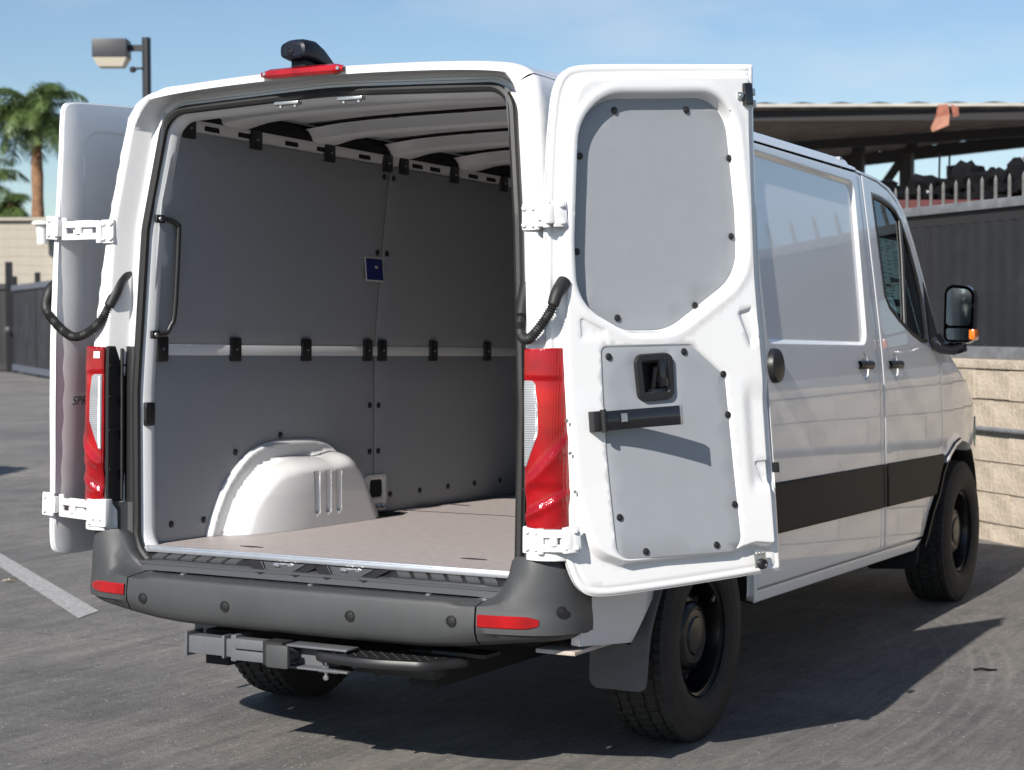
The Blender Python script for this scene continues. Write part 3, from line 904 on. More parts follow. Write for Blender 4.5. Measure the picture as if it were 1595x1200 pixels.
# ---- tail lamps
LP = [(.836, .092), (.842, .0), (.848, -.010), (.880, -.016), (.915, -.010), (.945, .012), (.962, .05), (.970, .10), (.974, .22)]
lpath = chaikin(LP, 2)
lpl = np.concatenate([[0], np.cumsum([np.linalg.norm(np.array(b) - np.array(a)) for a, b in zip(lpath[:-1], lpath[1:])])])
lpa = np.array(lpath)
def lamp_fn(sg):
    def f(u, v, d):
        u = np.asarray(u, float); v = np.asarray(v, float)
        x = np.interp(u, lpl, lpa[:, 0]); dy = np.interp(u, lpl, lpa[:, 1])
        lean = np.interp(v, [.87, 1.43], [.012, -.002])
        return np.stack([sg * (x + lean * np.clip((x - .80) / .1, 0, 1) + np.clip((u - .2) * 3, 0, 1) * d), yf(v) + dy - d * (1 - np.clip((u - .2) * 3, 0, 1)), v + 0 * u], -1)
    return f
LMAX = float(lpl[-1])
for sg in (1, -1):
    f = lamp_fn(sg)
    lamp_out = [(.100, .872), (LMAX * .93, .868), (LMAX * .98, 1.0), (LMAX * .98, 1.33), (LMAX * .93, 1.435), (.100, 1.425)]
    def ldep(P):
        # moulded swoop in the red shell
        a = P[:, 1] - (1.02 + (P[:, 0] - .13) * 1.0)
        b_ = P[:, 1] - (.90 + (P[:, 0] - .09) * .5)
        return .008 * np.exp(-(a / .022) ** 2) + .008 * np.exp(-(b_ / .014) ** 2) - .008 * sstep((P[:, 1] - 1.02) / -.03) + .004 * sstep((P[:, 1] - 1.33) / .01) + .012
    lamp = patch(lamp_out, f, step=.011, depth=ldep, er=.006, thick=.01, flip=sg < 0).build('tail_lamp', M_RED, van, angle=60)
    clear = rpoly([(.103, 1.328, .004), (.142, 1.328, .014), (.151, 1.255, .03), (.151, 1.165, .03), (.103, 1.045, .004)], 6)
    patch(clear, lambda u, v, d: f(u, v, d + .018), step=.014, er=.004, thick=.008, flip=sg < 0).build('reversing_lens', M_CLEAR, lamp)
    patch([(.100, .772), (LMAX * .80, .772), (LMAX * .80, .870), (.100, .870)], f, step=.03, er=.003, thick=.04, flip=sg < 0).build('lamp_plinth', M_WHITE, van)
    # black inner flank with ribs
    hb = MB()
    rows = []
    for dy in (-.006, .0, .092):
        rows.append([(sg * (.838 if dy > -.006 else .846), float(yf(z)) + dy, z) for z in np.linspace(.872, 1.428, 12)])
    hb.rows(rows)
    hb.rows([[(sg * x, float(yf(z)) + dy, z) for z in np.linspace(.872, 1.428, 12)] for x, dy in ((.840, .088), (.815, .082), (.792, .088), (.787, .094))])
    for z in (.99, 1.13, 1.25, 1.36):
        hb.box((sg * .835, float(yf(z)) + .045, z), (.006, .085, .006))
    hb.cyl((sg * .832, float(yf(1)) + .065, .88), (sg * .832, float(yf(1)) + .065, 1.42), .006, 8)
    hb.build('lamp_housing', M_BLACK, lamp, recalc=True)
    zz_ = np.linspace(.70, .871, 8)
    inx = lambda z: .790 - .10 * max(0, (.775 - z) / .12) ** 2
    MB().rows([[(sg * .845, float(yf(z)) + .004, z) for z in zz_], [(sg * .840, float(yf(z)) + .05, z) for z in zz_], [(sg * (inx(z) + .03), float(yf(z)) + .084, z) for z in zz_], [(sg * inx(z), float(yf(z)) + .092, z) for z in zz_]]).build('corner_infill', M_BUMP, van, recalc=True)
    if sg < 0:
        patch([(.110, 1.385), (.136, 1.385), (.136, 1.409), (.110, 1.409)], lambda u, v, d: f(u, v, d + .0185), step=.01, er=0, thick=.0, flip=True).build('sticker', M_PAPER, lamp)

# ---- rear bumper
bpath = [(0, -1.272), (.25, -1.270), (.50, -1.262), (.70, -1.248), (.82, -1.228), (.90, -1.198), (.95, -1.155), (.975, -1.10), (.982, -1.05), (.985, -1.0)]
bp_ = chaikin(bpath, 2)
def bumper_rows(x0, x1, sg, nmax=None):
    bl = np.concatenate([[0], np.cumsum([np.linalg.norm(np.array(b) - np.array(a)) for a, b in zip(bp_[:-1], bp_[1:])])])
    ba = np.array(bp_)
    s0 = float(np.interp(x0, ba[:, 0], bl)); s1 = bl[-1] if x1 is None else float(np.interp(x1, ba[:, 0], bl))
    ss = np.linspace(s0, s1, max(3, int((s1 - s0) / .018)))
    out = []
    for s in ss:
        x = float(np.interp(s, bl, ba[:, 0])); y = float(np.interp(s, bl, ba[:, 1]))
        a = np.array([np.interp(s + .01, bl, ba[:, 0]) - np.interp(s - .01, bl, ba[:, 0]), np.interp(s + .01, bl, ba[:, 1]) - np.interp(s - .01, bl, ba[:, 1])])
        a /= np.linalg.norm(a) + 1e-9
        n = np.array([a[1], -a[0]])          # outward
        cx_ = min(max(x - .655, 0), .145)
        k = 1 - math.sqrt(max(0, 1 - (cx_ / .145) ** 2))
        k = k if x < .80 else 1.0
        zt = .634 + .144 * k
        zb = .474 + .038 * float(sstep((x - .45) / .5))
        kk = float(sstep((x - .82) / .1))
        w_ = float(sstep((x - .735) / .15))
        dp_ = (1 - w_) * float(sstep((x - .60) / .08))        # depth of the scoop beside the seal
        up_ = lambda f: .616 + (zt - .616) * f
        def rl(n_, f):                                      # ledge / tall wall point
            return (n_ - (.095 + n_) * dp_ * sstep((f - .22) / .6), up_(f))
        inn = -.112 + .05 * w_
        prof = [(inn - .02, zt - .008), (inn, zt - .001), rl(-.030 + .012 * w_, 1.0), rl(-.013, .90), rl(-.008, .74), rl(-.0045, .50), rl(-.0025, .22), (-.001, .612), (.0005, .604), (.0025, .588), (.004, .566), (.003, .540), (-.002, .514 + (zb - .474)), (-.012, .494 + (zb - .474)), (-.034, zb + .006), (-.06, zb), (-.16, zb - .004)]
        out.append([(sg * (x + n[0] * p), y + n[1] * p, z) for p, z in prof])
    return out
rr = [list(r) for r in bumper_rows(0, .697, -1)][::-1] + bumper_rows(0, .697, 1)[1:]
bump = MB().rows(rr).build('rear_bumper', M_BUMP, van, angle=50, recalc=True)
def bp_at(x, z, sg=1):
    y = float(np.interp(x, [p[0] for p in bp_], [p[1] for p in bp_]))
    return Vector((sg * x, y, z))
corner = {}
for sg in (1, -1):
    corner[sg] = MB().rows(bumper_rows(.703, None, sg)).build('bumper_corner', M_BUMP, van, angle=50, recalc=True)
for x, z, par in ((-.62, .556, bump), (-.254, .556, bump), (.25, .562, bump), (.62, .572, bump)):
    p = bp_at(abs(x), z, 1 if x > 0 else -1)
    MB().lathe([(.018, .0), (.018, .005), (.014, .0052), (.0125, .001), (.0125, .004), (.009, .005), (0, .005)], p + Vector((0, -.0035, 0)), (0, -1, 0), 20).build('parking_sensor', M_BLACK, par)
MB().lathe([(.018, .0), (.018, .005), (.014, .0052), (.0125, .001), (.0125, .004), (.009, .005), (0, .005)], (.953, -1.150, .612), (.75, -.66, 0), 20).build('parking_sensor', M_BLACK, corner[1])
for sg in (1, -1):
    n_ = 14
    rows = []
    for z in range(6):
        rows.append([])
    for k in range(n_ + 1):
        x = .710 + .19 * k / n_
        p = bp_at(x, 0, sg)
        tap = 1 - .55 * max(0, (k / n_ - .75) / .25) ** 2
        for i, (z, d) in enumerate(((-.020, .004), (-.020, -.005), (-.016, -.009), (.016, -.009), (.020, -.005), (.020, .004))):
            rows[i].append((p.x, p.y + d, .578 + z * tap))
    MB().rows(rows).build('reflector', M_REDFLAT, corner[sg], recalc=True)
# push pins along the ledge under the seal
for x in (-.52, 0.02, .48, .69):
    MB().cyl((x, -1.150, .630), (x, -1.172, .630), .009, 12).build('push_pin', M_ZINC, bump)

# ---- sill trim with slats, scallops and strikers
st = MB()
prof = [(-1.088, .700), (-1.096, .694), (-1.104, .686), (-1.122, .674), (-1.142, .668), (-1.150, .655), (-1.158, .640)]
xs = np.linspace(-.755, .755, 60)
rows = []
for y, z in prof:
    rows.append([(x, y, z - .006 * max(0, (abs(x) - .65) / .1)) for x in xs])
M_TRIMG = mat('sill_trim_grey', (0.060, 0.062, 0.066), 0.32, bump=0.05, bscale=500)
trim = st.rows(rows[3:]).build('sill_trim', M_TRIMG, van, recalc=True)
MB().rows(rows[:4]).build('sill_channel', M_BLACK, trim, recalc=True)
for side in (-1, 1):
    for k in range(6):
        x = side * (.335 + .065 * k)
        MB().add([(x - .022, -1.098, .696), (x + .026, -1.098, .696), (x + .030 + .02 * side, -1.120, .682), (x - .018 + .02 * side, -1.120, .682),
                  (x - .022, -1.096, .690), (x + .026, -1.096, .690), (x + .030 + .02 * side, -1.118, .672), (x - .018 + .02 * side, -1.118, .672)],
                 [(0, 1, 2, 3), (7, 6, 5, 4), (0, 4, 5, 1), (1, 5, 6, 2), (2, 6, 7, 3), (3, 7, 4, 0)]).build('slat', M_BUMP, trim, smooth=False, recalc=True)
for x in (-.128, .146):
    for q in (-1, 1):
        sc = MB()
        sc.prism([(x + q * .098, .694), (x + q * .150, .694), (x + q * .100, .664), (x + q * .074, .656), (x + q * .050, .662)], lambda u, v, d: (u, -1.098 - (.70 - v) * 1.15 - d, v), .0, .007)
        sc.build('scallop', M_BLACK, trim, smooth=False, recalc=True)
    MB().prism([(x - .088, .693), (x + .088, .693), (x + .045, .664), (x - .045, .664)], lambda u, v, d: (u, -1.098 - (.70 - v) * 1.15 - d, v), .0, .004).build('scallop_plate', M_TRIMG, trim, smooth=False, recalc=True)
    MB().box((x, -1.105, .684), (.085, .02, .016), bev=.004).tube([(x - .03, -1.11, .686), (x - .028, -1.128, .686), (x - .01, -1.130, .686), (x - .006, -1.11, .686)], .006, 8).cyl((x + .03, -1.112, .686), (x + .03, -1.120, .686), .008, 10).build('striker', M_ZINC, trim)
MB().rows([[(x, -1.140, .6695) for x in xs], [(x, -1.146, .667) for x in xs], [(x, -1.150, .660) for x in xs]]).build('step_lip', M_TRIMG, trim, recalc=True)

# ---- cargo area
FZ = .715
MB().box((0, .44, FZ - .009), (1.524, 3.05, .018)).build('cargo_floor', M_FLOOR, van, smooth=False)
MB().box((0, -1.094, FZ - .010), (1.50, .022, .018), bev=.004).box((0, -1.090, FZ + .0005), (1.49, .008, .006), bev=.002).build('threshold_strip', M_ALU, van)
for x, y in ((-.404, -.926), (.458, -.837), (-.66, .985), (.5, .6)):
    MB().prism([(x + .052 * math.cos(a), y + .012 * math.sin(a) * (1 - .4 * abs(math.cos(a)))) for a in np.linspace(0, 2 * PI, 20, endpoint=False)], lambda u, v, d: (u, v, FZ + d), .0006, .002).build('tie_down_slot', M_WOOLDARK, van, smooth=False)
MB().box((0, .62, FZ + .001), (1.5, .004, .002)).build('floor_seam', M_WOOLDARK, van, smooth=False)
def wallx(z):
    return .762 - np.interp(z, [1.42, 1.88, 2.2, 2.4], [0, .04, .074, .10])
for sg in (-1, 1):
    zz = np.linspace(.66, 2.26, 18)
    MB().rows([[(sg * (float(wallx(z)) + .014), y, z) for z in zz] for y in (-1.07, -1.0, 0, 1, 2.0)]).build('inner_wall', M_INNER, van, recalc=True)
    wf = lambda u, v, d, sg=sg: np.stack([sg * (wallx(v) - d), np.asarray(u) + 0 * np.asarray(v), np.asarray(v) + 0 * np.asarray(u)], -1)
    for o_ in ([(-1.045, .717), (.4105, .717), (.4105, 1.397), (-1.045, 1.397)], [(.4195, .717), (1.97, .717), (1.97, 1.397), (.4195, 1.397)],
               [(-1.055, 1.437), (.4105, 1.437), (.4105, 2.207), (-.90, 2.207), (-.985, 2.185), (-1.02, 2.10), (-1.045, 1.95)], [(.4195, 1.437), (1.97, 1.437), (1.97, 2.207), (.4195, 2.207)]):
        patch(o_, wf, step=.12, er=.002, thick=.010, flip=sg > 0).build('wall_board', M_PANEL, van)
    MB().box((sg * .766, .46, 1.417), (.016, 3.02, .042), bev=.003).build('mid_rail', M_WHITE, van)
    if sg < 0:
        clipm = MB().box((0, 0, 0), (.016, .062, .092), bev=.007)
        pb_ = MB().cyl((0, 0, 0), (.012, 0, 0), .005, 8)
        pr = None
        for y in (-1.0, -.567, -.101, .352, .466, .893, 1.39):
            if pr is None:
                pr = clipm.build('board_clip', M_BLACK, van)
                sc_ = pb_.build('screw', M_ZINC, pr)
                pr.location = (-.754, y, 1.419)
            else:
                c_ = copyobj(pr, van, (-.754, y, 1.419)); copyobj(sc_, c_)
        for y in (-.935, -.535, -.04, .395, .525, .955, 1.42):
            c_ = copyobj(pr, van, (-.688, y, 2.219)); c_.scale = (1.3, 1.15, .80); copyobj(sc_, c_)
        plug = None
        pm = MB().lathe([(.0, .008), (.007, .0075), (.012, .005), (.013, 0)], (0, 0, 0), (1, 0, 0), 14)
        for y, z in ((-.556, 1.024), (-.266, 1.08), (.025, 1.026), (-.747, .78), (-.936, .778), (.380, 1.183), (.382, .984), (.449, 1.181), (.449, .984), (.547, .79), (.794, .791), (1.042, .793), (1.287, .793), (1.537, .794), (.378, 1.837), (.452, 1.837), (.378, 2.16), (.452, 2.16)):
            if plug is None:
                plug = pm.build('push_plug', M_BLACK, van)
                plug.location = (-float(wallx(z)) , y, z)
            else:
                copyobj(plug, van, (-float(wallx(z)), y, z))
# interior wheel boxes
def wheel_box(sg):
    outl = [(-.745, .60), (-.735, .72), (-.665, .86), (-.585, .950), (-.48, 1.022), (-.37, 1.052), (-.25, 1.062), (-.04, 1.056), (.08, 1.025), (.18, .950), (.28, .84), (.36, .73), (.385, .60)]
    outl = [tuple(q[:2]) for q in bezier([(a, b, 0) for a, b in outl], 6)]
    big = ccw(resample(list(outl) + [(.385, .2), (-.745, .2)], .012))
    gro = [ccw(rpoly([(gy - .017, .768, .0165), (gy + .017, .768, .0165), (gy + .017, .935, .012), (gy - .017, .935, .012)], 6)) for gy in (-.215, -.140, -.065)]
    def flange(P):
        return .012 + .058 * (1 - sstep((P[:, 0] + .12) / .28))
    def dep(P):
        s = sdist(P, big)
        fl = flange(P)
        ye = np.interp(P[:, 1], [.60, .72, .86, .95, 1.022, 1.052, 1.062], [-.745, -.735, -.665, -.585, -.48, -.37, -.25])
        q = np.clip((P[:, 0] - ye - .075) / .40, 0, 1)
        ramp_ = .30 + .70 * np.sqrt(np.clip(1 - (1 - q) ** 2, 0, 1))
        fr_ = sstep((P[:, 0] - .02) / .30)
        w = .060 + .13 * fr_
        edge = np.sqrt(np.clip(1 - (1 - np.clip((s - fl) / w, 0, 1)) ** 2, 0, 1))
        d = .006 + .016 * sstep(s / .012) + .125 * ramp_ * edge
        for g_ in gro:
            d = d - .013 * sstep(sdist(P, g_) / .009)
        return d
    fnw = lambda u, v, d: np.stack([sg * (.762 - d), np.asarray(u), np.asarray(v)], -1)
    pol = [(-.735, .716)] + [q for q in outl if q[1] > .72] + [(.372, .716)]
    lps = []
    def cut(pl):
        run = []
        for q in pl:
            if q[1] > .726 and inside([q], pol)[0]: run.append(q)
            else:
                if len(run) > 3: lps.append((run,))
                run = []
        if len(run) > 3: lps.append((run,))
    for k in (.004, .008, .012):
        cut(offset(big, k))
    for k in (.0, .006, .014, .026, .042, .066):
        base_ = np.array(offset(big, .0005)); off_ = []
        e = np.roll(base_, -1, 0) - np.roll(base_, 1, 0); e /= np.linalg.norm(e, axis=1, keepdims=True)
        nr = np.stack([-e[:, 1], e[:, 0]], 1)
        cut([tuple(q) for q in base_ + nr * (flange(base_)[:, None] + k)])
    for g_ in gro:
        lps.extend([g_, offset(g_, .0045), offset(g_, .009)])
    patch(pol, fnw, step=.011, depth=dep, loops=lps, nh=.0035, er=0, thick=.02, flip=sg > 0).build('wheel_box', M_WHITE, van, angle=60)
wheel_box(-1)
wheel_box(1)
# lashing pocket
pk = patch(rpoly([(.345, .722, .012), (.507, .722, .012), (.507, .885, .02), (.345, .885, .02)]), lambda u, v, d: np.stack([-(.752 - d), u, v], -1), step=.03, holes=[rpoly([(.375, .785, .015), (.475, .785, .015), (.475, .862, .015), (.375, .862, .015)])], er=.006, thick=.02).build('lashing_pocket', M_WHITE, van)
MB().box((-.764, .425, .823), (.01, .13, .10)).build('pocket_hole', M_WOOLDARK, pk, smooth=False)
for y in (.385, .425, .465):
    MB().cyl((-.745, y, .752), (-.738, y, .744), .012, 10).build('pocket_rib', M_WHITE, pk)
MB().box((-.70, .415, FZ + .002), (.10, .20, .003), bev=.001).build('floor_cutout', M_WOOLDARK, van)
# label on upper board
lb = MB().box((-.7225, .353, 1.765), (.002, .140, .105), rot=Matrix.Rotation(-.09, 3, 'Y')).build('wall_label', M_PAPER, van, smooth=False)
MB().box((-.7210, .353, 1.765), (.002, .126, .091), rot=Matrix.Rotation(-.09, 3, 'Y')).build('label_print', M_BLUE, lb, smooth=False)
MB().box((-.7198, .365, 1.775), (.002, .020, .010), rot=Matrix.Rotation(-.09, 3, 'Y')).build('label_mark', M_PAPER, lb, smooth=False)
# grab handle on the rear pillar
hd = MB().tube(bezier([(-.722, -1.052, 1.884), (-.716, -1.010, 1.884), (-.706, -.972, 1.868), (-.708, -.965, 1.83), (-.718, -.972, 1.56), (-.728, -.985, 1.50), (-.735, -1.005, 1.474), (-.741, -1.052, 1.470)], 8), .0095, 10).build('grab_handle', M_BLACK, van)
for z, x in ((1.884, -.722), (1.470, -.741)):
    f_ = MB().box((x, -1.052, z), (.012, .045, .03), bev=.004).build('handle_foot', M_BLACK, hd)
    MB().lathe([(.009, 0), (.008, .006), (0, .007)], (x + .006, -1.055, z), (1, 0, 0), 12).build('handle_bolt', M_ZINC, hd)
# striker plate on left pillar, mid height
MB().box((-.768, -1.06, 1.185), (.03, .05, .085), bev=.006).cyl((-.757, -1.085, 1.16), (-.757, -1.085, 1.21), .008, 10).build('check_bracket', M_BLACK, van)
# cant rail with slots
for sg in (-1, 1):
    ry = np.linspace(-1.0, 1.97, 12)
    sec = [(.703, 2.198), (.692, 2.208), (.684, 2.252), (.700, 2.258), (.75, 2.260)]
    rail = MB().rows([[(sg * x, y, z) for y in ry] for x, z in sec]).build('cant_rail', M_WHITE, van, recalc=True)
    if sg < 0:
        s0 = None
        for y in (-.80, -.60, -.30, -.085, .22, .64, .79, 1.13, 1.30):
            sm = MB().box((0, 0, 0), (.004, .085, .024), bev=.0019)
            if s0 is None:
                s0 = sm.build('rail_slot', M_WOOLDARK, rail); s0.location = (-.6875, y, 2.231); s0.rotation_euler = (0, -.15, 0)
            else:
                c_ = copyobj(s0, rail, (-.6875, y, 2.231)); c_.rotation_euler = (0, -.15, 0)
        for y in (-.75, -.42, -.18, .10, .45, .75, 1.05):
            copyobj(s0, rail, (-.738, y, 2.290)).scale = (3, 1.8, 1.2)
    MB().rows([[(sg * .688, y, 2.252) for y in ry], [(sg * .684, y, 2.270) for y in ry], [(sg * .694, y, 2.294) for y in ry], [(sg * .722, y, 2.318) for y in ry]]).build('rail_back', M_WOOLDARK, van, recalc=True)
# roof lining skin and bows
xr = np.linspace(-.735, .735, 25)
zroof = lambda x: 2.342 - .022 * (abs(x) / .74) ** 3
MB().rows([[(x, y, zroof(x)) for x in xr] for y in np.linspace(-1.02, 2.05, 6)]).build('roof_skin', M_INNER, van, recalc=True)
def bow(y):
    rows = []
    for dy, dz in ((-.074, -.008), (-.068, -.014), (-.056, -.050), (-.042, -.058), (.042, -.058), (.056, -.050), (.068, -.014), (.074, -.008)):
        r = []
        for x in np.linspace(-.700, .700, 33):
            e = float(sstep((abs(x) - .54) / .16))
            r.append((x, y + dy * (1 + .5 * e), zroof(x) - .004 + dz - .012 * e))
        rows.append(r)
    b_ = MB().rows(rows).build('roof_bow', M_INNER, van, angle=30, recalc=True)
    for x in (-.3, 0, .3):
        MB().box((x, y - .072, zroof(x) - .006), (.035, .014, .014), bev=.003).build('adhesive_pad', M_BLACK, b_)
    MB().box((0, y - .079, zroof(0) - .006), (1.25, .010, .012)).build('bow_seam', M_WOOLDARK, b_, smooth=False)
for y in (-.66, -.08, .50, 1.08, 1.66): bow(y)
MB().box((0, 2.03, 1.52), (1.56, .03, 1.64)).build('bulkhead', M_PANEL, van, smooth=False)

# ---- rear doors (modelled closed, then swung about their leaning hinge axis)
def yo(z):
    return np.interp(z, [.6, 1.0, 1.3, 1.6, 1.9, 2.1, 2.3], [-1.185, -1.185, -1.18, -1.168, -1.15, -1.136, -1.114])
def hinge_matrix(A, B, phi, shift=(0, 0, 0)):
    A = Vector(A); B = Vector(B)
    return Matrix.Translation(Vector(shift)) @ Matrix.Translation(A) @ Matrix.Rotation(phi, 4, (B - A).normalized()) @ Matrix.Translation(-A)
PHI_R, PHI_L = 4.189, math.radians(268)
MAT_R = hinge_matrix((.928, -1.182, .85), (.881, -1.170, 1.85), PHI_R)
MAT_L = Matrix.Translation((0, 0, 1.5)) @ Matrix.Rotation(-.014, 4, 'Y').inverted() @ Matrix.Translation((0, 0, -1.5)) @ hinge_matrix((-.928, -1.182, .85), (-.881, -1.170, 1.85), -PHI_L, (-.163, -.015, 0))

_o = [(.045, .642), (.30, .638), (.60, .638), (.78, .645), (.845, .675), (.880, .745), (.893, .84), (.899, .97), (.906, 1.20), (.907, 1.40), (.900, 1.60), (.888, 1.80), (.872, 2.0), (.858, 2.12), (.843, 2.21), (.812, 2.268), (.76, 2.292), (.65, 2.300), (.45, 2.306), (.20, 2.313), (.060, 2.317)]
_b = [tuple(q) for q in bezier(_o, 4)] + [(.058, 2.0), (.057, 1.64), (.048, 1.43), (.040, 1.26), (.038, 1.0)]
DOOR = ccw(resample([tuple(q[:2]) for q in _b], .03))
_pt = [(.070, .712, .03), (.17, .728, .06), (.25, .716, .06), (.70, .726, .05)]
_pe = [(.53, 2.275, .8), (.088, 2.290, .02), (.086, 1.62, .5), (.070, 1.25, .5)]
PAN_WIDE = ccw(resample(rpoly(_pt + [(.835, .762, .11), (.884, .95, .5), (.892, 1.39, 1.0), (.877, 1.75, 1.0), (.847, 2.10, .4), (.812, 2.264, .09)] + _pe, 8), .025))
PAN_SLIM = ccw(resample(rpoly(_pt + [(.805, .770, .12), (.866, .95, .5), (.874, 1.39, 1.0), (.857, 1.75, 1.0), (.826, 2.10, .4), (.793, 2.262, .10)] + _pe, 8), .025))
WINR = ccw(resample(rpoly([(.815, 2.180, .0001)] and [(.775, 2.206, .20), (.45, 2.213, 1.5), (.172, 2.222, .15), (.138, 1.84, .8), (.140, 1.62, .16), (.445, 1.446, .22), (.62, 1.452, .16), (.812, 1.555, .16), (.814, 1.74, .6)], 10), .02))
LOWP = ccw(resample(rpoly([(.734, 1.424, .022), (.375, 1.412, .06), (.245, 1.305, .06), (.222, .722, .055), (.725, .748, .055), (.738, 1.10, .5)], 8), .025))
BEZ = ccw(rpoly([(.612, 1.390, .03), (.460, 1.390, .03), (.462, 1.238, .03), (.604, 1.238, .03)], 5))
_q = [(.045, .642), (.30, .638), (.60, .638), (.80, .641), (.868, .652), (.890, .70), (.895, .84), (.899, .97), (.906, 1.20), (.907, 1.40), (.900, 1.60), (.888, 1.80), (.873, 2.0), (.863, 2.12), (.853, 2.22), (.840, 2.274), (.795, 2.293), (.65, 2.300), (.45, 2.306), (.20, 2.313), (.060, 2.317)]
DOOR_O = ccw(resample([tuple(q[:2]) for q in bezier([(a, b, 0) for a, b in _q], 4)] + [(.058, 2.0), (.057, 1.64), (.048, 1.43), (.040, 1.26), (.038, 1.0)], .03))
BEZI = offset(ccw(resample(BEZ, .012)), .010)
def rear_door(sg, MX):
    nm = 'rear_door'
    PAN = PAN_WIDE if sg < 0 else PAN_SLIM
    outer = lambda u, v, d: np.stack([sg * np.asarray(u), yo(v) - d + (.022 if sg < 0 else 0) * np.clip((np.asarray(u) - .78) / .125, 0, 1.05) ** 2, np.asarray(v)], -1)
    inner = lambda u, v, d: np.stack([sg * np.asarray(u), yo(v) + .020 + d, np.asarray(v)], -1)
    flo = sg < 0
    door = patch(DOOR_O if sg < 0 else DOOR, outer, step=.06, er=.006, thick=.012, flip=flo,
                 loops=[offset(rpoly([(.10, 1.47, .05), (.78, 1.47, .06), (.76, 2.20, .10), (.10, 2.21, .05)], 6), k) for k in (0, .008, .016)],
                 depth=lambda P: -.005 * sstep(sdist(P, rpoly([(.10, 1.47, .05), (.78, 1.47, .06), (.76, 2.20, .10), (.10, 2.21, .05)], 6)) / .016)).build(nm, M_WHITE, van, angle=60)
    door.matrix_local = MX
    emb = [rpoly([(.806, 1.512, .006), (.790, 1.514, .010), (.712, 1.474, .015), (.706, 1.450, .010), (.806, 1.446, .010)], 4),
           rpoly([(.186, 1.508, .006), (.128, 1.520, .006), (.092, 1.415, .006), (.140, 1.388, .006)], 3),
           rpoly([(.150, 1.015, .01), (.045, 1.015, .005), (.045, .930, .005), (.118, .930, .02)], 4)]
    emb = [ccw(resample(e, .012)) for e in emb]
    def dep(P):
        d = .035 * sstep(sdist(P, PAN) / .026)
        s = sdist(P, DOOR)
        d = d + .006 * sstep(s / .012) - .004 * sstep((s - .014) / .006) * sstep((.030 - s) / .006)
        # raised ring and recess of the window field
        sw = sdist(P, WINR)
        d = d + .003 * np.exp(-((sw + .016) / .012) ** 2)
        d = d - .040 * sstep(sw / .016)
        d = d - .006 * sstep(sdist(P, LOWP) / .006)
        d = d - .032 * sstep(sdist(P, BEZI) / .005)
        for e, k in zip(emb, (.004, .010, .006)):
            d = d - k * sstep(sdist(P, e) / .008)
        # soft vertical swage along the free edge
        d = d - .010 * sstep((.19 - P[:, 0]) / .05) * sstep((1.30 - P[:, 1]) / .10) * sstep((P[:, 1] - .90) / .06)
        return d
    loops = [offset(PAN, k) for k in (0, .0045, .009, .0135, .018, .0225, .027)] + [offset(ccw(resample(DOOR, .010)), k) for k in (.006, .012, .020, .030)]
    loops += [offset(WINR, k) for k in (-.030, -.018, -.008, 0, .004, .008, .012, .016)] + [offset(LOWP, k) for k in (0, .003, .006)]
    loops += [BEZI, offset(BEZI, .005)]
    for e in emb: loops += [e, offset(e, .004), offset(e, .008)]
    patch(DOOR, inner, step=.017, nh=.002, depth=dep, loops=loops, er=.002, thick=.004, flip=not flo).build('inner_panel', M_WHITE, door, angle=60)
    # lining boards
    wi = offset(WINR, .017)
    wib = patch(wi, lambda u, v, d: inner(u, v, d + .0045), step=.06, er=.001, thick=.006, flip=not flo).build('window_board', M_PANEL, door)
    li = offset(LOWP, .0065)
    hb = offset(BEZ, .012)
    lwb = patch(li, lambda u, v, d: inner(u, v, d + .0375), step=.06, holes=[hb], er=.001, thick=.006, flip=not flo, hole_thick=.03).build('lower_board', M_PANEL, door)
    bolt = MB().lathe([(.0, .007), (.006, .0066), (.0105, .004), (.0115, 0)], (0, 0, 0), (0, 1, 0), 16)
    first = None
    for (x, z), dd in [((.622, 2.157), .0055), ((.341, 2.163), .0055), ((.757, 2.015), .0055), ((.170, 2.010), .0055), ((.782, 1.72), .0055), ((.172, 1.755), .0055), ((.641, 1.508), .0055), ((.333, 1.535), .0055),
                       ((.705, 1.388), .0385), ((.412, 1.388), .0385), ((.258, 1.307), .0385), ((.250, 1.174), .0385), ((.247, .881), .0385), ((.703, .885), .0385), ((.333, .758), .0385), ((.613, .768), .0385)]:
        lc = (sg * x, float(yo(z)) + .020 + dd, z)
        if first is None:
            first = bolt.build('push_plug', M_BLACK, door); first.location = lc
        else:
            copyobj(first, door, lc)
    # inside handle: bezel, tray, lever
    fz = lambda u, v, d: (sg * u, float(yo(v)) + .020 + d, v)
    bz = MB()
    bo = resample(BEZ, .012); bi = offset(bo, .030)
    rows = [[fz(a, b, .036) for a, b in bo], [fz(a, b, .050) for a, b in offset(bo, .004)], [fz(a, b, .051) for a, b in offset(bo, .022)], [fz(a, b, .045) for a, b in bi], [fz(a, b, .008) for a, b in offset(bo, .032)]]
    bz.rows(rows, closed=True)
    cx, cz = .536, 1.315
    bz.rows([[fz(a, b, .008) for a, b in offset(bo, .032)], [fz(cx, cz, .008)] * len(bo)], closed=True)
    bzo = bz.build('handle_bezel', M_BLACK, door, recalc=True)
    lv = MB()
    y0 = float(yo(1.31)) + .020
    lv.box((sg * .508, y0 + .050, 1.325), (.030, .020, .088), bev=.006).box((sg * .524, y0 + .030, 1.268), (.062, .03, .018), bev=.005).cyl((sg * .528, y0 + .02, 1.27), (sg * .528, y0 + .045, 1.345), .009, 10)
    lv.build('handle_lever', M_GLOSS, door)
    # check strap: hinge bracket and curved arm
    sb = MB()
    yb = float(yo(1.19)) + .020
    sb.box((sg * .770, yb + .055, 1.190), (.050, .034, .064), bev=.004).cyl((sg * .765, yb + .080, 1.155), (sg * .765, yb + .080, 1.226), .010, 12)
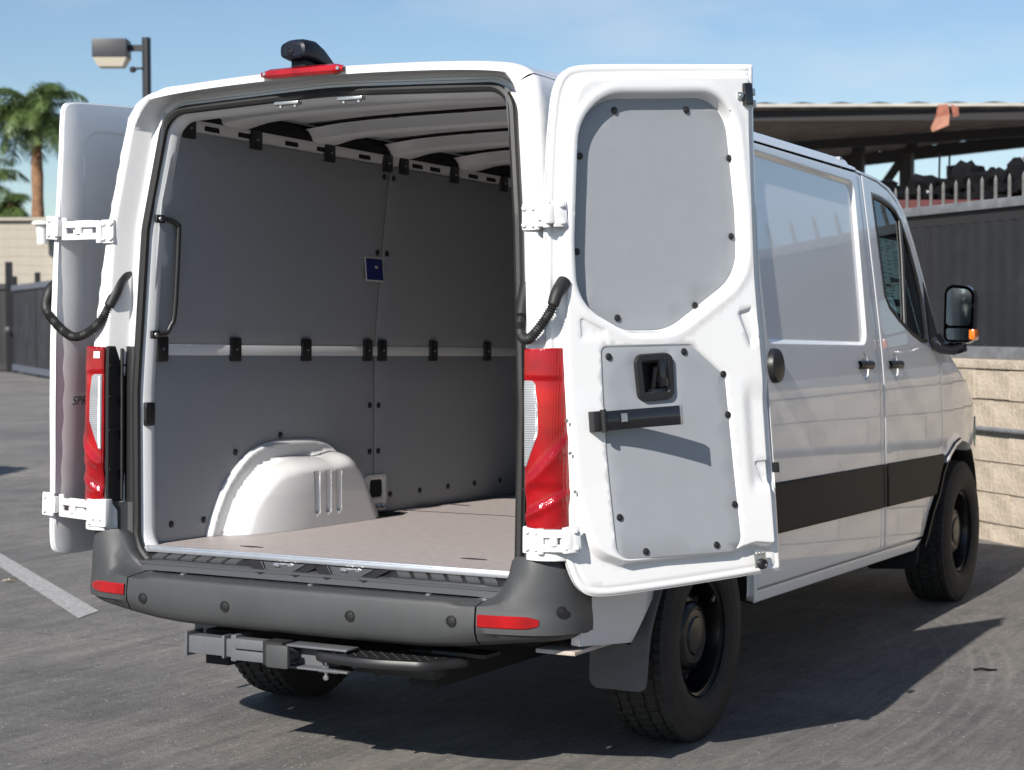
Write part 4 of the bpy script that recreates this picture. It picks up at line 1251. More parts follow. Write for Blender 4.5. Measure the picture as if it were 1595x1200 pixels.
    sb.box((sg * .735, yb + .072, 1.205), (.04, .01, .02)).box((sg * .730, yb + .07, 1.170), (.05, .008, .012))
    sb.build('strap_bracket', M_BLACK, door)
    arm = MB()
    pts = []
    for k in np.linspace(0, 1, 16):
        x = .762 - .235 * k
        pts.append((x, .080 + .075 * k ** 1.5))
    rows = []
    for hz, dd in ((-.030, 0), (-.030, -.007), (-.026, -.003), (.026, -.003), (.030, -.007), (.030, 0), (.026, .003), (-.026, .003), (-.030, 0)):
        rows.append([(sg * x, yb + d + dd, 1.190 + hz) for x, d in pts])
    arm.rows(rows)
    a_ = arm.build('check_strap', M_GLOSS, door, recalc=True)
    e = pts[-1]
    MB().box((sg * (e[0] - .002), yb + e[1], 1.190), (.008, .012, .058), bev=.002).build('strap_end', M_ZINC, a_)
    MB().box((sg * .700, yb + .098, 1.196), (.022, .003, .026)).build('strap_mark', M_ZINC, a_)
    # latches on the free edge
    lt = MB()
    yt = float(yo(2.215)) + .020 + .038
    lt.box((sg * .122, yt + .008, 2.210), (.032, .022, .072), bev=.004)
    lo_ = lt.build('top_latch', M_GLOSS, door)
    tp = MB()
    for dx, dz in ((.026, -.004), (-.024, .008), (-.024, -.030)):
        tp.box((sg * (.122 + dx), yt + .004, 2.210 + dz), (.024, .006, .024), bev=.002).cyl((sg * (.122 + dx), yt + .006, 2.210 + dz), (sg * (.122 + dx), yt + .012, 2.210 + dz), .007, 12)
    tp.build('latch_plate', M_ZINC, lo_)
    yb2 = float(yo(.69)) + .020
    bl = MB().box((sg * .158, yb2 + .038, .694), (.046, .006, .060), bev=.002)
    for dx in (-.014, .0, .014):
        bl.cyl((sg * (.158 + dx), yb2 + .041, .712), (sg * (.158 + dx), yb2 + .046, .712), .005, 10)
    blo = bl.build('lower_latch', M_ZINC, door)
    MB().lathe([(.0, .012), (.008, .012), (.011, .016), (.016, .014), (.018, 0)], (sg * .156, yb2 + .040, .676), (0, 1, 0), 20).build('latch_buffer', M_BLACK, blo)
    MB().box((sg * .055, yb2 + .028, .985), (.016, .02, .034), bev=.003).build('edge_latch', M_BLACK, door)
    for z, x in ((2.16, .185), (.98, .86), (1.10, .868), (1.20, .872)):
        MB().lathe([(0, .003), (.005, .003), (.006, 0)], (sg * x, float(yo(z)) + .058 + (-.002 if x > .8 else 0), z), (0, 1, 0), 10).build('panel_stud', M_ZINC, door)
    # door leaf of both hinges
    for z in (1.835, .835):
        y1 = float(yo(z)) + .036
        hl = MB()
        if sg > 0: hl.box((sg * .872 - sg * (.012 if z > 1 else -.008), y1 - .006 + .028, z), (.050, .010, .082), bev=.006)
        else: hl.box((-(.899 if z > 1 else .907), y1 - .004, z), (.012, .052, .084), bev=.004)
        if sg > 0: hl.box((sg * .898, y1 + .01, z), (.030, .036, .060), bev=.006)
        else: hl.box((-.903, y1 - .030, z), (.026, .022, .060), bev=.005)
        hlo = hl.build('hinge_leaf', M_HINGE, door)
        for dz in (-.026, .026):
            if sg > 0: MB().lathe([(0, .008), (.006, .008), (.0085, .005), (.009, 0)], (sg * (.856 if z > 1 else .876), y1 + .028, z + dz), (0, 1, 0), 12).build('hinge_bolt', M_HINGE, door)
            else: MB().lathe([(0, .007), (.006, .007), (.0085, .004), (.009, 0)], (-(.904 if z > 1 else .912), y1 + .010, z + dz), (-1, 0, 0), 12).build('hinge_bolt', M_HINGE, door)
    return door
dR = rear_door(1, MAT_R)
dL = rear_door(-1, MAT_L)
# lettering on the outside of the left door
cu = D.curves.new('door_badge', 'FONT')
cu.body = 'SPRINTER'
cu.size = .046
cu.extrude = .002
cu.shear = .25
cu.space_character = 1.12
tmp = D.objects.new('tmp_text', cu)
COL.objects.link(tmp)
dg = C.evaluated_depsgraph_get()
me = D.meshes.new_from_object(tmp.evaluated_get(dg))
D.objects.remove(tmp)
bad = D.objects.new('door_badge', me)
me.materials.append(M_BADGE)
COL.objects.link(bad)
bad.parent = dL
bad.matrix_local = Matrix.Translation((-.838, float(yo(1.2)) - .0035, 1.195)) @ Matrix.Rotation(PI / 2, 4, 'X')

# ---- hinge bodies: plate on the pillar and the double link to the door leaf
def hinge_body(sg, z, MX):
    xb = .852 if z > 1 else .878
    y0 = float(yf(z)) - .004
    pv = MX @ Vector((sg * (.900 if sg > 0 else .885), float(yo(z)) + (.046 if sg > 0 else -.012), z))
    h = MB()
    if z > 1 or sg > 0:
        h.box((sg * xb, y0, z), (.060 if z > 1 else .075, .016, .084), bev=.006)
    else:
        h.box((sg * xb, y0 + .004, z), (.090, .040, .100), bev=.008)
    a = Vector((sg * (xb + .030), y0 - .012, z))
    d = pv - a
    ho = h.build('hinge', M_HINGE, van)
    lk = MB()
    for dz in (-.024, .020):
        p0 = a + Vector((0, 0, dz)); p1 = pv + Vector((0, 0, dz))
        c_ = (p0 + p1) / 2; L_ = (p1 - p0).length
        ang = math.atan2(p1.y - p0.y, p1.x - p0.x)
        lk.box(c_, (L_ + .012, .022, .024), rot=Matrix.Rotation(ang, 3, 'Z'), bev=.006)
    for pt in (a, pv):
        lk.cyl(pt + Vector((0, 0, -.040)), pt + Vector((0, 0, .038)), .0115, 14)
    if sg < 0: lk.box((a + pv) / 2 + Vector((0, .008, 0)), ((pv - a).length * .55, .012, .070), rot=Matrix.Rotation(math.atan2(pv.y - a.y, pv.x - a.x), 3, 'Z'), bev=.005)
    lk.cyl(pv * .55 + a * .45 + Vector((0, -.006, -.016)), pv * .55 + a * .45 + Vector((0, -.006, .030)), .013, 12)
    lk.build('hinge_link', M_HINGE, ho)
    for dx, dz in ((-.020, .026), (-.020, -.026), (.012, -.026), (.012, .026)):
        MB().lathe([(0, .008), (.006, .008), (.009, .004), (.0095, 0)], (sg * (xb + dx), y0 - .008, z + dz), (0, -1, 0), 12).build('hinge_bolt', M_HINGE, ho)
for sg, MX in ((1, MAT_R), (-1, MAT_L)):
    for z in (1.835, .835): hinge_body(sg, z, MX)

# ---- corrugated cable conduits
def conduit(pts):
    c = bezier(pts, 40)
    L = np.concatenate([[0], np.cumsum(np.linalg.norm(np.diff(np.array(c), axis=0), axis=1))])
    tot = L[-1]
    N = int(tot / .0022)
    s = np.linspace(0, tot, N)
    P = np.stack([np.interp(s, L, np.array(c)[:, k]) for k in range(3)], 1)
    R = []
    for q in s:
        f = q / tot
        ends = max(1 - f / .20, 1 - (1 - f) / .24, 0)
        if ends > 0: R.append(.0185 + .005 * ends)
        else: R.append(.0148 + .0024 * math.sin(q / .0085 * 2 * PI))
    MB().tube([tuple(p) for p in P], R, 14).build('cable_conduit', M_RUB, van, angle=80)
dp = MAT_R @ Vector((.878, float(yo(1.6)) + .06, 1.60))
conduit([(dp.x + .004, dp.y + .03, dp.z + .028), (dp.x, dp.y - .012, dp.z - .01), (dp.x - .016, dp.y - .03, dp.z - .07), (.874, -1.225, 1.458), (.822, -1.190, 1.478), (.806, -1.150, 1.550), (.800, -1.105, 1.625)])
dp = MAT_L @ Vector((-.872, float(yo(1.6)) + .06, 1.60))
conduit([(dp.x - .004, dp.y + .03, dp.z + .035), (dp.x - .004, dp.y - .012, dp.z + .00), (dp.x + .004, dp.y - .03, dp.z - .07), (-.985, -1.215, 1.462), (-.885, -1.20, 1.50), (-.838, -1.165, 1.60), (-.838, -1.125, 1.665), (-.842, -1.09, 1.69)])

# ---- wheels
def wheel(x, y, z, sg, steer=0):
    w = .122
    rim = MB()
    rim.lathe([(.216, .108), (.222, .100), (.214, .092), (.206, .090), (.198, .060), (.196, .02), (.190, .0), (.176, -.005), (.165, .018), (.152, .040), (.135, .047), (.100, .045), (.086, .048)], (0, 0, 0), (1, 0, 0), 64)
    rim.lathe([(.196, .02), (.198, -.10), (.218, -.108)], (0, 0, 0), (1, 0, 0), 48)
    rim.lathe([(.19, -.02), (.0, -.02)], (0, 0, 0), (1, 0, 0), 32)
    ro = rim.build('wheel', M_RIM, van, recalc=False)
    cap = MB().lathe([(.124, .044), (.127, .058), (.120, .070), (.100, .078), (.096, .075), (.072, .077), (.066, .084), (.030, .089), (0, .090)], (0, 0, 0), (1, 0, 0), 40)
    cap.build('hub_cap', M_RIM, ro)
    for k in range(10):
        a = 2 * PI * (k + .5) / 10
        MB().lathe([(.018, .0005), (.013, .0), (0, -.002)], (.044, .145 * math.cos(a), .145 * math.sin(a)), (1, 0, 0), 12).build('rim_hole', M_WOOLDARK, ro)
    if sg > 0 and y < 1:
        MB().box((.086, .158, .128), (.008, .012, .044), rot=Matrix.Rotation(-.85, 3, 'X')).build('balance_weight', M_ZINC, ro)
    # tyre: sidewall and tread blocks
    t = MB()
    side = [(.222, .104), (.232, .116), (.245, .119), (.248, .1215), (.262, .124), (.290, .1262), (.300, .1268), (.303, .1258), (.325, .1245), (.345, .121), (.360, .1155), (.372, .106)]
    tread_x = [.104, .080, .0785, .072, .0705, .034, .0325, .026, .0245, -.0245, -.026, -.0325, -.034, -.0705, -.072, -.0785, -.080, -.104]
    deep = [0, 0, 1, 1, 0, 0, 1, 1, 0, 0, 1, 1, 0, 0, 1, 1, 0, 0]
    n = 62 * 4
    rows = []
    for i in range(n):
        a = 2 * PI * i / n
        r = []
        for rad, xx in side: r.append((rad, xx))
        for j, (xx, dd) in enumerate(zip(tread_x, deep)):
            crown = .3865 - .0065 * (abs(xx) / .104) ** 2.5
            ph = (i + (j // 4) * 2) % 4
            zig = .0035 * math.sin(2 * PI * (i + j // 2) / 8) if abs(xx) < .1 else 0
            rr = crown - (.0085 if dd else (.006 if ph == 0 else 0))
            r.append((rr, xx + zig))
        for rad, xx in side[::-1]: r.append((rad, -xx))
        rows.append([(xx, rad * math.cos(a), rad * math.sin(a)) for rad, xx in r])
    rows.append(rows[0])
    t.rows(rows).build('tyre', M_TYRE, ro, angle=30, recalc=True)
    ro.matrix_local = Matrix.Translation((x, y, z)) @ Matrix.Rotation(steer, 4, 'Z') @ (Matrix.Identity(4) if sg > 0 else Matrix.Rotation(PI, 4, 'Z'))
def body_of(xw, yw, zw):
    c_, s_ = math.cos(RAKE), math.sin(RAKE)
    return (xw, yw * c_ - zw * s_, zw * c_ + yw * s_)
for sg in (1, -1):
    wheel(*body_of(sg * .842, 0, TR - .006), sg)
    wheel(*body_of(sg * .832, 3.665, TR - .006), sg, 0.0)
# ---- mud flaps
def flap(sg, y, pts, nm='mud_flap'):
    fnf = lambda u, v, d: np.stack([sg * np.asarray(u), y - d + .10 * np.clip((np.asarray(v) - .40) / .3, 0, 1) ** 2, np.asarray(v)], -1)
    patch(pts, fnf, step=.03, er=.006, thick=.008, flip=sg < 0).build(nm, M_FLAP if y < 1 else M_MOULD, van)
for sg in (1, -1):
    flap(sg, -.545, rpoly([(.748, .262, .035), (.962, .262, .03), (.975, .44, .05), (1.0, .62, .02), (.95, .64, .02), (.90, .47, .04), (.752, .47, .02)], 5))
    flap(sg, 2.74, rpoly([(.70, .330, .02), (.955, .345, .05), (.972, .56, .05), (.972, .66, .01), (.90, .62, .02), (.86, .455, .02), (.70, .455, .01)], 5))
    if sg > 0: MB().box((sg * .895, -.90, .472), (.14, .36, .014), bev=.003).build('jacking_bracket', mat('bracket_metal', (.42, .30, .20), .55, var=.25, vscale=7, col2=(.60, .60, .60)), van)

# ---- tow hitch and step
hh = MB().box((-.16, -1.175, .404), (.60, .070, .062), bev=.006)
hitch = hh.build('tow_hitch', M_GREYSTEEL, van)
MB().box((-.462, -1.175, .406), (.010, .092, .084), bev=.002).build('end_plate', M_GREYSTEEL, hitch)
MB().box((-.300, -1.180, .408), (.010, .086, .078), bev=.002).box((-.255, -1.180, .408), (.022, .090, .090), bev=.004).build('collar', M_GREYSTEEL, hitch)
MB().box((-.178, -1.218, .428), (.130, .050, .034), bev=.003).box((-.178, -1.218, .389), (.130, .050, .034), bev=.003).build('cross_tube', M_GREYSTEEL, hitch)
MB().box((-.075, -1.20, .408), (.080, .10, .080), bev=.004).build('receiver_tube', M_DARK, hitch)
MB().box((-.014, -1.30, .412), (.090, .022, .078), bev=.012).cyl((-.014, -1.29, .412), (-.014, -1.20, .412), .03, 16).build('receiver_cover', M_BUMP, hitch)
MB().box((.11, -1.225, .444), (.24, .075, .008), bev=.003).box((.11, -1.225, .372), (.24, .065, .008), bev=.003).build('chain_plate', M_GREYSTEEL, hitch)
MB().box((.145, -1.222, .366), (.075, .045, .006), bev=.002).cyl((.125, -1.225, .335), (.125, -1.225, .395), .006, 10).cyl((.125, -1.225, .370), (.125, -1.225, .385), .013, 6).cyl((.125, -1.225, .338), (.125, -1.225, .348), .010, 6).build('hitch_bolt', M_ZINC, hitch)
so = rpoly([(.070, -1.16, .05), (.105, -1.275, .07), (.33, -1.305, .4), (.52, -1.26, .08), (.60, -1.12, .08), (.56, -.98, .03), (.05, -.98, .03)], 8)
so = ccw(resample(so, .02))
sp = MB()
prof_ = [(0.004, -.032), (0, -.026), (0, -.012), (.004, -.003), (.014, .0), (.024, -.003)]
sp.rows([[(a, b, .435 + h) for a, b in offset(so, o_)] for o_, h in prof_] + [[(.33, -1.12, .432)] * len(so)], closed=True)
sp.rows([[(a, b, .403) for a, b in offset(so, .004)], [(.33, -1.12, .403)] * len(so)], closed=True)
step = sp.build('entry_step', M_BLACK, van, recalc=True)
tread = MB()
ins = offset(so, .030)
k = 0
for i, x in enumerate(np.arange(.07, .60, .021)):
    for j, y in enumerate(np.arange(-1.29, -.98, .021)):
        if inside([(x, y)], ins)[0]:
            a = PI / 4 if (i + j) % 2 else -PI / 4
            dx, dy = math.cos(a) * .009, math.sin(a) * .009
            px_, py_ = -math.sin(a) * .0028, math.cos(a) * .0028
            tread.add([(x - dx, y - dy, .4318), (x + px_, y + py_, .4318), (x + dx, y + dy, .4318), (x - px_, y - py_, .4318), (x, y, .4355)], [(0, 4, 1), (1, 4, 2), (2, 4, 3), (3, 4, 0)])
tag(tread.build('tread_studs', M_BLACK, step, recalc=True, smooth=False), kind='stuff')
MB().box((.35, -1.10, .375), (.30, .12, .035), bev=.008).cyl((.27, -1.14, .365), (.27, -1.14, .350), .02, 12, r2=.012).box((.56, -1.06, .44), (.20, .10, .012)).build('step_bracket', M_BLACK, step)

# ---- brake light and rear view camera on the roof edge
bk = MB()
xs = np.linspace(-.215, .120, 28)
def bprof(x):
    e = min(1, min(x + .215, .120 - x) / .04 + .15)
    return e
rows = []
for dz, dy in ((-.018, .012), (-.018, -.010), (-.008, -.018), (.008, -.016), (.016, -.002), (.016, .03)):
    rows.append([(x, -1.128 + dy * (.5 + .5 * bprof(x)) , 2.350 + .004 * (1 - (x / .4) ** 2) + dz * (.45 + .55 * bprof(x))) for x in xs])
brk = bk.rows(rows).build('brake_light', M_REDFLAT, van, recalc=True)
for x in (-.195, .104):
    MB().cyl((x, -1.138, 2.352), (x, -1.147, 2.352), .006, 10).build('lamp_screw', M_ZINC, brk)
cm = MB()
crows = []
cxp = -.092
for y, hw, zb, zt in ((-1.128, .040, 2.408, 2.446), (-1.124, .050, 2.400, 2.456), (-1.10, .054, 2.396, 2.468), (-1.05, .054, 2.392, 2.470), (-1.0, .050, 2.386, 2.452), (-.95, .044, 2.376, 2.424), (-.90, .036, 2.366, 2.396), (-.86, .028, 2.362, 2.376)):
    r = []
    for k in range(20):
        a = 2 * PI * k / 20
        ca, sa = math.cos(a), math.sin(a)
        r.append((cxp + hw * math.copysign(abs(ca) ** .6, ca), y, (zb + zt) / 2 + (zt - zb) / 2 * math.copysign(abs(sa) ** .6, sa)))
    crows.append(r)
cm.rows(crows, closed=True).add(crows[0], [tuple(range(20))]).add(crows[-1], [tuple(reversed(range(20)))])
cam_o = cm.build('rear_view_camera', M_NAVY, van, recalc=True)
MB().rows([[(cxp + .10 * math.cos(a) * s, -1.0 + .115 * math.sin(a) * s, z) for a in np.linspace(0, 2 * PI, 28, endpoint=False)] for s, z in ((1, 2.352), (1, 2.370), (.92, 2.376), (.3, 2.390))], closed=True).box((cxp, -1.06, 2.385), (.06, .07, .05), bev=.01).build('camera_base', M_NAVY, cam_o, recalc=True)
MB().lathe([(.014, 0), (.014, .004), (.010, .005), (.008, .003), (0, .004)], (cxp - .008, -1.128, 2.424), (0, -1, -.1), 18).build('camera_lens', M_GLOSS, cam_o)

# ---- door mirror
def mirror(sg):
    mb = MB()
    c = np.array([1.095, 2.965, 1.628])
    rows = []
    for k, (dy, s) in enumerate(((0, .97), (-.004, 1.0), (.04, 1.02), (.09, .95), (.125, .75), (.14, .4))):
        r = []
        for q in rpoly([(.072 * s, -.150 * s, .03), (.078 * s, .135 * s, .055), (-.070 * s, .150 * s, .045), (-.074 * s, -.150 * s, .03)], 6):
            r.append((sg * (c[0] + q[0] + .02 * dy), c[1] + dy + .10 * q[0], c[2] + q[1]))
        rows.append(r)
    mb.rows(rows, closed=True).add(rows[-1], [tuple(range(len(rows[-1])))])
    mo = mb.build('door_mirror', M_GLOSS, van, recalc=True)
    gl = [(sg * (c[0] + a), c[1] - .001 + .10 * a, c[2] + b) for a, b in rpoly([(.060, -.062, .02), (.065, .118, .042), (-.058, .132, .035), (-.062, -.062, .02)], 6)]
    MB().add(gl, [tuple(range(len(gl)))]).build('mirror_glass', M_MIRROR, mo, recalc=False)
    g2 = [(sg * (c[0] + a), c[1] - .001 + .10 * a, c[2] + b) for a, b in rpoly([(.058, -.134, .02), (.060, -.076, .012), (-.062, -.076, .012), (-.060, -.134, .02)], 5)]
    MB().add(g2, [tuple(range(len(g2)))]).build('wide_angle_glass', M_MIRROR, mo, recalc=False)
    MB().box((sg * (c[0] + .070), c[1] + .035, c[2] - .108), (.034, .095, .055), bev=.014).build('turn_signal', M_AMBER, mo)
    MB().tube([(sg * .955, 3.04, 1.49), (sg * 1.00, 3.03, 1.45), (sg * 1.07, 3.0, 1.445), (sg * 1.12, 2.995, 1.46)], [.05, .035, .03, .028], 12).build('mirror_arm', M_GLOSS, mo)
mirror(1); mirror(-1)
# ---- window sheet inside the front door glass and the cab behind it
fdo = [o for o in van.children if o.name.startswith('front_door')][0]
def sheet(u, v, d): return S(u, v, -.020 + d, 1)
sh = patch([(2.345, 1.685), (2.66, 1.60), (2.745, 2.0), (2.345, 2.0)], sheet, step=.08, er=0, thick=0).build('price_sheet', M_PAPER, fdo)
M_INK = mat('sheet_ink', (.10, .11, .11), .6)
M_INK2 = mat('sheet_ink_dark', (.02, .02, .022), .6)
def bar(u0, u1, v0, v1, m):
    o_ = patch([(u0, v0), (u1, v0), (u1, v1), (u0, v1)], lambda u, v, d: sheet(u, v, .0012 + d), step=.1, er=0, thick=0).build('print_block', m, fdo)
r3 = random.Random(3)
for (a, b_, c_, d_) in ((2.50, 2.66, 1.775, 1.795), (2.41, 2.49, 1.748, 1.762), (2.49, 2.63, 1.655, 1.69), (2.40, 2.48, 1.668, 1.688), (2.345, 2.74, 1.985, 2.0)):
    bar(a, b_, c_, d_, M_INK2)
ink = MB()
for col_ in range(3):
    v = 1.975
    while v > 1.70:
        u0 = 2.36 + col_ * .115
        w_ = r3.uniform(.03, .10)
        if u0 + w_ < 2.60 + (v - 1.6) * .3:
            q = [sheet(np.array([a]), np.array([b_]), .001)[0] for a, b_ in ((u0, v - .004), (u0 + w_, v - .004), (u0 + w_, v), (u0, v))]
            ink.add(q, [(0, 1, 2, 3)])
        v -= r3.choice((.012, .012, .016, .024))
ink.build('print_lines', M_INK, fdo, smooth=False)
for sg in (1, -1):
    s_ = MB().box((sg * .48, 2.50, 1.02), (.52, .52, .16), bev=.05).box((sg * .48, 2.26, 1.36), (.50, .16, .66), rot=Matrix.Rotation(.16, 3, 'X'), bev=.05)
    seat = s_.build('cab_seat', M_SEAT, van)
    MB().box((sg * .48, 2.20, 1.79), (.27, .10, .20), bev=.04).build('headrest', M_SEAT, seat)
MB().box((0, 3.28, 1.22), (1.62, .50, .36), bev=.08).build('dashboard', M_BLACK, van)
sw = MB()
cs = Vector((-.48, 2.98, 1.38))
sw.tube([cs + Vector((.20 * math.cos(a), .20 * math.sin(a) * .5, .20 * math.sin(a) * .86)) for a in np.linspace(0, 2 * PI, 32, endpoint=False)], .016, 8, closed=True).build('steering_wheel', M_BLACK, van)
MB().box((0, 2.6, .62), (1.7, 1.2, .06)).build('cab_floor', M_BLACK, van)

# ------------------------------------------------------------------ block wall with the sheet fence on top (front right)
P0 = Vector((.30, 6.49, 0))
AL = math.radians(48.4)
WD = Vector((-math.sin(AL), math.cos(AL), 0))        # along the wall, away to the left
WN = Vector((-math.cos(AL), -math.sin(AL), 0))       # towards the van
if WN.dot(CAM - P0) < 0: WN = -WN
WROT = Matrix((WD, -WN, Vector((0, 0, 1)))).transposed()
def wp(t, z, out=0.0): return P0 + WD * t + WN * out + Vector((0, 0, z))
wall = thing('block_wall', 'beige split-face block wall with a grey pipe, below the dark sheet fence', 'wall', P0)
T0, T1 = -9.0, 4.4
def loc(mbv): return [tuple(Vector(v) - P0) for v in mbv]
def wbuild(mb, name, m, parent, **k):
    mb.v = [tuple(Vector(v) - P0) for v in mb.v]
    return mb.build(name, m, parent, **k)
wbuild(MB().box(wp((T0 + T1) / 2, .60, -.12), (T1 - T0 - .02, .18, 1.19), rot=WROT), 'wall_core', M_MORTAR, wall, smooth=False)
blk = []
for v in range(5):
    b_ = MB().box((0, 0, 0), (.392, .10, .205), bev=.006)
    bm = bmesh.new()
    me_ = D.meshes.new('brick_%d' % v); me_.from_pydata(b_.v, [], b_.f)
    for p_ in me_.vertices:
        p_.co.y += rnd.uniform(-.004, .004)
    me_.materials.append(M_BLOCK)
    bm.free()
    blk.append(me_)
nbrick = 0
stuff = MB()
for row, z in enumerate((.0165, .2295, .4425, .6555, .8685, 1.0815)):
    t = T0 + (.2 if row % 2 else 0)
    while t < T1 - .2:
        if -4.6 < t < 3.6:
            o = D.objects.new('brick', rnd.choice(blk)); COL.objects.link(o); o.parent = wall
            o.matrix_local = Matrix.Translation(wp(t + .2, z, .0 + rnd.uniform(-.003, .003) - .05 + .0) - P0) @ WROT.to_4x4()
        else:
            stuff.box(wp(t + .2, z, -.05), (.392, .10, .205), rot=WROT)
        t += .40
tag(wbuild(stuff, 'far_blocks', M_BLOCK, wall, smooth=False), kind='stuff')
wbuild(MB().box(wp((T0 + T1) / 2, 1.222, -.10), (T1 - T0, .23, .065), rot=WROT, bev=.008), 'coping', M_BLOCK, wall)
wbuild(MB().cyl(wp(T0, .775, .035), wp(T1, .775, .035), .017, 12), 'pipe', M_RAIL, wall)
for t in np.arange(T0 + .4, T1, 1.3):
    wbuild(MB().box(wp(t, .775, .020), (.03, .05, .06), rot=WROT), 'pipe_clip', M_RAIL, wall, smooth=False)
fence = thing('sheet_fence', 'dark steel sheet fence with grey rails and pickets along the block wall top', 'fence', P0)
t = T0
kk = 0
while t < T1 - .1:
    w_ = min(1.22, T1 - t)
    m_ = MB()
    n_ = 8
    rows = []
    for zz in (1.335, 2.215):
        r = []
        for k in range(n_ * 4 + 1):
            u = t + .001 + (w_ - .002) * k / (n_ * 4)
            r.append(tuple(wp(u, zz, -.10 + .006 * (1 if (k // 2) % 2 else 0))))
        rows.append(r)
    m_.rows(rows)
    wbuild(m_, 'fence_sheet', M_SHEET, fence, smooth=False)
    t += w_
wbuild(MB().box(wp((T0 + T1) / 2, 1.298, -.09), (T1 - T0, .06, .086), rot=WROT, bev=.006), 'bottom_rail', M_RAIL, fence)
wbuild(MB().box(wp((T0 + T1) / 2, 2.332, -.09), (T1 - T0, .06, .066), rot=WROT, bev=.006), 'top_rail', M_RAIL, fence)
wbuild(MB().box(wp((T0 + T1) / 2, 2.258, -.11), (T1 - T0, .03, .085), rot=WROT), 'dark_gap_strip', M_BEAM, fence, smooth=False)  # near-black strip painting in the shade of the gap under the top rail
pk_ = None
t = T0 + .05
while t < T1:
    c_ = wp(t, 2.365, -.09)
    if pk_ is None:
        m_ = MB().cyl((0, 0, 0), (0, 0, .135), .013, 8).cyl((0, 0, .135), (0, 0, .165), .013, 8, r2=.003)
        pk_ = m_.build('picket', M_PICKET, fence); pk_.location = c_ - P0
    else:
        copyobj(pk_, fence, c_ - P0)
    t += .161
for t in (T0 + .02, -6.0, -3.2, 1.9, T1 - .02):
    wbuild(MB().box(wp(t, 1.80, -.16), (.07, .07, 1.12), rot=WROT, bev=.004), 'fence_post', M_BEAM, fence)

# ------------------------------------------------------------------ carport behind the wall
cpt = thing('carport', 'brown sheet carport roof on dark steel posts behind the dark fence', 'carport', (-5.3, 23.0, 0))
O = Vector((-5.3, 23.0, 0))
def cbuild(mb, name, m, **k):
    mb.v = [tuple(Vector(v) - O) for v in mb.v]
    return mb.build(name, m, cpt, **k)
nA, nB = Vector((-9.5, 16.64, 4.60)), Vector((7.0, 25.6, 4.60))
fA, fB = Vector((-13.5, 30.7, 4.60)), Vector((3.0, 20.60, 4.60)) 
fB = Vector((-7.15, 26.82, 4.60)) + (Vector((-3.42, 24.53, 4.60)) - Vector((-7.15, 26.82, 4.60))) * 1.55
nB = Vector((-6.18, 18.45, 4.60)) + (Vector((-2.51, 20.46, 4.60)) - Vector((-6.18, 18.45, 4.60))) * 1.75
deck = MB()
rows = []
for i in range(41):
    k = i / 40
    a = nA.lerp(nB, k); b_ = fA.lerp(fB, k)
    z = .03 if i % 2 else 0
    rows.append([tuple(a.lerp(b_, q) + Vector((0, 0, z))) for q in (0, .25, .5, .75, 1)])
deck.rows(rows)
cbuild(deck, 'roof_deck', M_DECK, smooth=False)
up_ = MB(); up_.rows([[tuple(Vector(p) + Vector((0, 0, .05))) for p in r] for r in rows])
cbuild(up_, 'roof_top', M_DECKEDGE, smooth=False)
def beam(a, b_, w_, h_, nm, m):
    a = Vector(a); b_ = Vector(b_)
    ang = math.atan2(b_.y - a.y, b_.x - a.x)
    c_ = (a + b_) / 2
    L_ = (b_ - a).length
    tilt = math.asin(max(-1, min(1, (b_.z - a.z) / L_)))
    cbuild(MB().box(c_, (L_, w_, h_), rot=Matrix.Rotation(ang, 3, 'Z') @ Matrix.Rotation(-tilt, 3, 'Y')), nm, m, smooth=False)
dz = Vector((0, 0, .03))
beam(nA + dz, nB + dz, .08, .045, 'fascia', M_DECKEDGE)
for q in (.02, .52, .985):
    beam(nA.lerp(fA, q) - Vector((0, 0, .10)), nB.lerp(fB, q) - Vector((0, 0, .10)), .09, .16 if q < .9 else .22, 'purlin', M_BEAM)
cbuild(MB().box((-5.18, 23.55, 2.15), (.20, .20, 4.3)), 'post', M_BEAM, smooth=False)
cbuild(MB().box((-6.21, 24.15, 4.15), (.18, .18, .75)).box((-6.21, 24.15, 1.9), (.20, .20, 3.8)), 'post', M_BEAM, smooth=False)
beam((-5.62, 23.31, 3.60), (-5.06, 23.62, 4.52), .13, .13, 'brace', M_BEAM)
flp = thing('rusty_flap', 'bent rusty sheet offcut hanging under the carport eave', 'metal sheet', (-3.4, 19.4, 4.35))
MB().add([(-.12, 0, .23), (.02, .02, .23), (.06, -.05, .07), (-.14, -.05, .05)], [(0, 1, 2, 3)]).add([(.06, .02, .23), (.16, .05, .19), (.17, .02, .06), (.10, .0, .04)], [(0, 1, 2, 3)]).build('upper_fold', M_RUST, flp, smooth=False)
MB().add([(-.14, -.05, .05), (.06, -.05, .07), (.04, -.02, -.07), (-.20, .0, -.15), (-.22, -.02, -.10)], [(0, 1, 2, 3, 4)]).build('lower_fold', M_RUSTPALE, flp, smooth=False)

